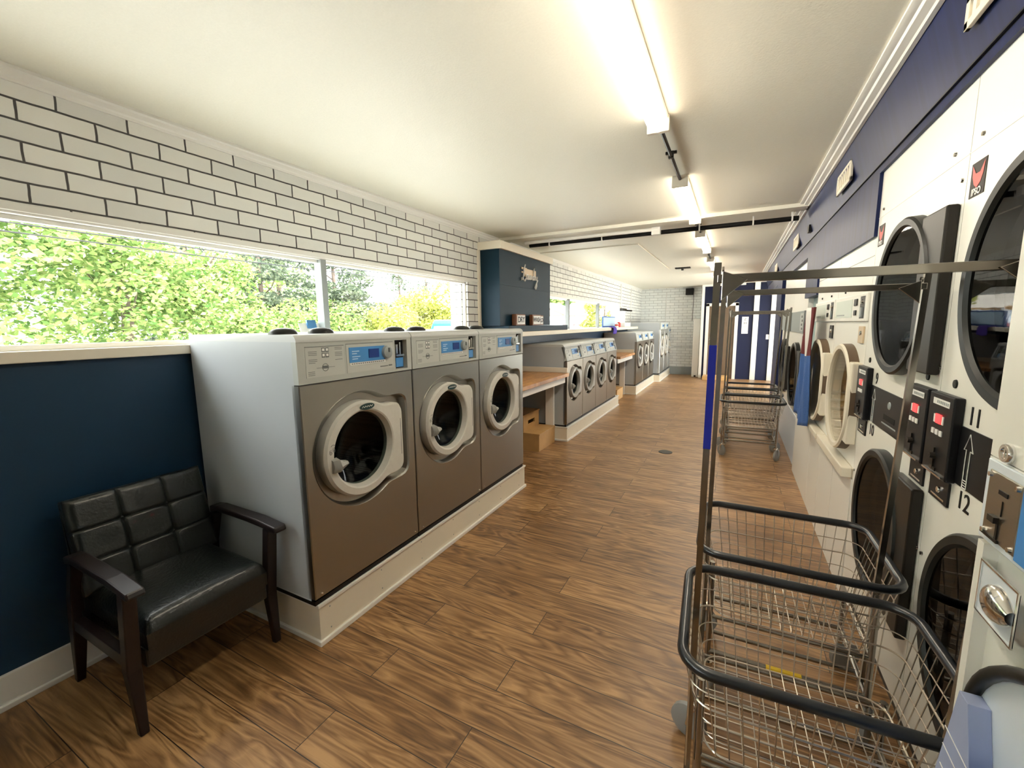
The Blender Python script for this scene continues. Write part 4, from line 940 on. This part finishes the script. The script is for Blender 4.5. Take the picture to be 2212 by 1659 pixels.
bk = cushion((-.415, -hw + .012, .40), (0, 2 * hw - .024, 0), (-.10, 0, .375), (.375, 0, .10), 96, 96, .055, .006, (3, 3), .008).build('back_cushion', 'leather', t, smooth=50)
m = MB(); m.hexa([(-.45, -hw + .01, .26), (-.425, -hw + .01, .26), (-.425, hw - .01, .26), (-.45, hw - .01, .26), (-.53, -hw + .015, .765), (-.52, -hw + .015, .765), (-.52, hw - .015, .765), (-.53, hw - .015, .765)]); m.build('back_board', 'leather', t)
for i in (1, 2):
    for j in (1, 2):
        p = Vector((-.415, -hw + .012, .40)) + Vector((0, 2 * hw - .024, 0)) * i / 3 + Vector((-.10, 0, .375)) * j / 3 + Vector((.375, 0, .10)).normalized() * .036
        m = MB(); m.lathe_x((p.y, p.z), [(p.x, .011), (p.x + .006, .009), (p.x + .009, .0005)], 12); m.build('button', 'leather', bk, smooth=True)

# ------------------------------------------------------------------ outdoors
m = MB(); m.box(-80, -2.62, -40, 90, -.4, -.15); m.box(2.0, 40, -40, 60, -.4, -.15); struct(m.build('ground', 'asphalt'), 'pale ground outside the windows')
def leaves(m, blobs, n, size, flat=.5):
    tot = sum(b[3] * b[4] * b[5] for b in blobs) or 1
    for bx, by, bz, rx, ry, rz in blobs:
        for _ in range(max(8, int(n * rx * ry * rz / tot))):
            while True:
                d = Vector((random.uniform(-1, 1), random.uniform(-1, 1), random.uniform(-1, 1)))
                if .1 < d.length <= 1: break
            d = d * (random.uniform(.62, 1.05) / d.length)
            p = Vector((bx + d.x * rx, by + d.y * ry, bz + d.z * rz))
            a = Vector((random.gauss(0, 1), random.gauss(0, 1), random.gauss(0, flat))).normalized(); b_ = a.cross(Vector((random.gauss(0, 1), random.gauss(0, 1), random.gauss(0, 1)))).normalized()
            s = size * random.uniform(.6, 1.3); a = a * s; b_ = b_ * s * .55
            m.add([p - a, p + b_, p + a, p - b_], [(0, 1, 2, 3)])
def tree(name, label, x, y, h, blobs, n, size, mat, tr, group='trees outside the windows', z0=-.15):
    t = thing(name, label, 'tree', (x, y, z0), group)
    m = MB(); m.tube([(0, 0, 0), (.05, .03, h * .35), (-.04, .05, h * .7), (0, 0, h)], [tr, tr * .8, tr * .5, tr * .12], 8)
    for i in range(9):
        a = i * 2.4; z = h * (.35 + .06 * i); l = h * .16
        m.tube([(0, 0, z), (l * math.cos(a) * .6, l * math.sin(a) * .6, z + l * .3), (l * math.cos(a), l * math.sin(a), z + l * .8)], [tr * .3, tr * .2, tr * .06], 5)
    m.build('trunk', 'bark', t, smooth=60)
    m = MB(); leaves(m, blobs, n, size); m.build('foliage', mat, t)
def crown_blobs(h, r, k, zlo=.3, seed=0):
    rnd = random.Random(seed); o = []
    for i in range(k):
        a = rnd.uniform(0, 2 * PI); q = rnd.uniform(.2, .8) * r; z = rnd.uniform(zlo, .92) * h; s = r * rnd.uniform(.32, .5)
        o.append((q * math.cos(a), q * math.sin(a), z, s, s, s * .75))
    return o
def polar(px_dir, dist): return px_dir[0] * dist, px_dir[1] * dist
TB = [(-12.5, -2.2, 6.2, 3.0, 'lime leafy tree at the left end of the near window', 'leaf'), (-13.0, 2.2, 6.0, 2.8, 'lime leafy tree second from the left through the near window', 'leaf'),
      (-14.2, 5.4, 5.4, 2.4, 'lime leafy tree in the middle of the near window', 'leaf'), (-15.5, 8.0, 4.2, 2.2, 'lime leafy bush tree left of the window mullion', 'leaf')]
for i, (x, y, h, r, l, mt) in enumerate(TB): tree('leafy_tree', l, x, y, h, crown_blobs(h, r, 26, .08, i), 13000, .08, mt, .16)
def conifer(label, x, y, h, r, n, seed, sparse=1.):
    rnd = random.Random(seed); b = []
    for k in range(int(40 * sparse)):
        f = rnd.uniform(.12, .98); rr = r * (1 - f) + .15; a = rnd.uniform(0, 2 * PI); q = rr * rnd.uniform(.3, 1)
        b.append((q * math.cos(a), q * math.sin(a), h * f, .35 + rr * .30, .35 + rr * .30, rnd.uniform(.14, .42)))
    tree('conifer', label, x, y, h, b, n, .085, 'needle', .12)
conifer('tall sparse conifer behind the lime trees', -19, 9.3, 8.5, 2.6, 8500, 3)
conifer('tall grey-green conifer left of the window mullion', -17.5, 11.2, 8.0, 2.6, 9500, 4)
conifer('tall grey-green conifer right of the window mullion', -17.5, 14.9, 8.2, 3.2, 14000, 5)
conifer('thin lone pine against the white sky', -22, 24.6, 6.6, 1.7, 3200, 6, .8)
conifer('thin pine right of the lone pine', -20, 25.2, 6.9, 1.3, 1800, 8, .6)
YB = [(-15.0, 15.8, 2.3, 1.9, 'low yellow-green bush right of the mullion', 'leaf2'), (-15.5, 18.8, 3.0, 2.0, 'yellow-green bush left of the blue truck', 'leaf2'), (-13.5, 19.6, 4.3, 2.2, 'tall yellow bush behind the blue truck', 'leaf2')]
for i, (x, y, h, r, l, mt) in enumerate(YB): tree('leafy_bush', l, x, y, h, crown_blobs(h, r, 18, .12, 20 + i), 6000, .09, mt, .08)
tree('leafy_tree', 'pale green tree behind the pale house', -17.5, 44, 6.5, crown_blobs(6.5, 4.0, 24, .2, 31), 6000, .22, 'leaf', .2)
tree('leafy_tree', 'green tree right of the pale house', -11.2, 41, 5.6, crown_blobs(5.6, 3.2, 20, .1, 32), 5000, .18, 'leaf', .2)
for i, (x, y, l) in enumerate(((-15.2, 10.6, 'green bush at the foot of the conifers, left of the mullion'), (-15.6, 13.2, 'green bush at the foot of the conifers, right of the mullion'))): tree('leafy_bush', l, x, y, 2.7, crown_blobs(2.7, 1.7, 16, .1, 50 + i), 5000, .075, 'leaf', .08)
tree('leafy_tree', 'pale green tree filling the gap behind the conifers', -24, 16.5, 7.5, crown_blobs(7.5, 3.6, 26, .1, 41), 7000, .13, 'leaf', .2)
tree('leafy_bush', 'yellow bush seen through the last far pane', -6.1, 22.5, 3.0, crown_blobs(3.0, 1.2, 16, .15, 33), 4000, .09, 'leaf2', .1)
# blue pickup truck
t = thing('pickup_truck', 'bright blue pickup truck parked outside the near window', 'truck', (-6.9, 8.40, -.15))
m = MB(); m.extr([(0, 0, .45), (0, 4.6, .45), (0, 4.65, .75), (0, 4.55, 1.02), (0, -.9, 1.0), (0, -1.0, .6)], (1.7, 0, 0)); m.build('body', 'bluecar', t, bevel=.05)
m = MB()
lo = [(.06, .05), (1.64, .05), (1.64, 1.75), (.06, 1.75)]; hi = [(.2, .22), (1.5, .22), (1.5, 1.62), (.2, 1.62)]
m.loft([[(x, y, 1.0) for x, y in lo], [(x, y, 1.64) for x, y in hi], [(x * .94 + .05, y * .94 + .05, 1.74) for x, y in hi]], True, True); m.build('cab', 'bluecar', t, bevel=.03)
m = MB(); m.hexa([(1.60, .30, 1.10), (1.645, .30, 1.10), (1.645, 1.10, 1.10), (1.60, 1.10, 1.10), (1.50, .38, 1.58), (1.53, .38, 1.58), (1.53, 1.08, 1.58), (1.50, 1.08, 1.58)]); m.build('side_window', 'dglass', t)
m = MB(); m.hexa([(1.60, 1.18, 1.10), (1.645, 1.18, 1.10), (1.645, 1.60, 1.10), (1.60, 1.60, 1.10), (1.50, 1.16, 1.58), (1.53, 1.16, 1.58), (1.53, 1.52, 1.58), (1.50, 1.52, 1.58)]); m.build('side_window', 'dglass', t)
m = MB(); m.hexa([(.22, .06, 1.08), (1.46, .06, 1.08), (1.46, .10, 1.08), (.22, .10, 1.08), (.30, .175, 1.58), (1.38, .175, 1.58), (1.38, .215, 1.58), (.30, .215, 1.58)]); m.build('rear_window', 'palebox', t)
for y in (-.2, 3.4):
    for x in (.12, 1.58): m = MB(); m.cyl((x - .1, y, .36), (x + .1, y, .36), .36, 20); m.build('wheel', 'rubber', t)
# pale house seen through the far window
t = thing('house', 'pale house with tan eaves seen through the far window', 'house', (-14.5, 34, -.15))
m = MB(); m.box(-4, 1.6, 0, 6, 0, 2.35); m.box(1.6, 4.6, 1.5, 6, 0, 2.3); m.build('wall', 'enamel_blue', t)
m = MB(); m.extr([(-4.4, -.4, 2.35), (2.0, -.4, 2.35), (-1.0, -.4, 3.6)], (0, 6.6, 0)); m.extr([(1.2, .9, 2.30), (1.2, 6.4, 2.30), (1.2, 3.6, 3.5)], (3.8, 0, 0)); m.build('roof', 'roof', t)
m = MB(); m.box(-4.4, 2.0, -.46, -.38, 2.26, 2.36); m.box(1.3, 5.0, .84, .92, 2.22, 2.32)
m.tube([(-4.4, -.42, 2.36), (-1.0, -.42, 3.62), (2.0, -.42, 2.36)], .05, 4); m.build('eave', 'eave', t)
for x0, x1, z0, z1 in ((-3.2, -2.2, .9, 1.9), (-.8, .6, .5, 1.9)): m = MB(); m.box(x0, x1, -.02, .01, z0, z1); m.build('window', 'greyd', t)
t = thing('porch_railing', 'red railing in front of the pale house', 'railing', (-10.6, 33.6, -.15))
m = MB()
for i in range(9): m.box(-2 + i * .45, -1.94 + i * .45, -.03, .03, 0, 1.55)
for z in (.9, 1.5): m.box(-2, 1.65, -.03, .03, z, z + .07)
m.build('rail', 'rail', t)
for i, (z, l) in enumerate(((2.92, 'upper thin overhead wire outside the near window'), (2.80, 'lower thin overhead wire outside the near window'))):
    m = MB(); m.tube([(-8.5, -6 + k * 2.4, z - .18 * math.sin(PI * k / 12) + .02 * k) for k in range(13)], .010, 5); tag(m.build('overhead_wire', 'black'), l, 'wire')
m = MB(); m.tube([(-21, 21.4, -.15), (-21, 21.4, 2.75)], .07, 8); tag(m.build('utility_post', 'greyd'), 'grey post standing among the bushes outside', 'post')

# ------------------------------------------------------------------ world, sun, camera
w = bpy.data.worlds.new('world'); S.world = w; w.use_nodes = True
bg = w.node_tree.nodes['Background']; bg.inputs[0].default_value = (.97, .98, .97, 1); bg.inputs[1].default_value = 5.0
sl = bpy.data.lights.new('sun', 'SUN'); sl.energy = 6.0; sl.angle = .05; sl.color = (1, .96, .88)
so = bpy.data.objects.new('sun', sl); COL.objects.link(so); so.rotation_euler = Vector((-.62, .12, -.77)).to_track_quat('-Z', 'Y').to_euler()
cam = bpy.data.cameras.new('camera'); co = bpy.data.objects.new('camera', cam); COL.objects.link(co)
f, yaw, pit, rol = 921.6928, .4786, .1382, -.0113
cam.sensor_fit = 'HORIZONTAL'; cam.sensor_width = 36; cam.lens = 36 * f / 2212; cam.clip_start = .02; cam.clip_end = 300
fw = Vector((-math.sin(yaw) * math.cos(pit), math.cos(yaw) * math.cos(pit), -math.sin(pit))); r = Vector((math.cos(yaw), math.sin(yaw), 0)); u = r.cross(fw)
r2 = r * math.cos(rol) + u * math.sin(rol); u2 = -r * math.sin(rol) + u * math.cos(rol)
co.matrix_world = Matrix(((r2.x, u2.x, -fw.x, 0), (r2.y, u2.y, -fw.y, 0), (r2.z, u2.z, -fw.z, 1.45), (0, 0, 0, 1)))
S.camera = co
S.view_settings.view_transform = 'Standard'; S.view_settings.look = 'None'; S.view_settings.gamma = 1; S.view_settings.use_curve_mapping = False
S.view_settings.exposure = 1.85
S.cycles.max_bounces = 10; S.cycles.diffuse_bounces = 5; S.cycles.glossy_bounces = 4; S.cycles.transparent_max_bounces = 16; S.cycles.sample_clamp_indirect = 8; S.cycles.sample_clamp_direct = 1.6
S.cycles.caustics_reflective = False; S.cycles.caustics_refractive = False
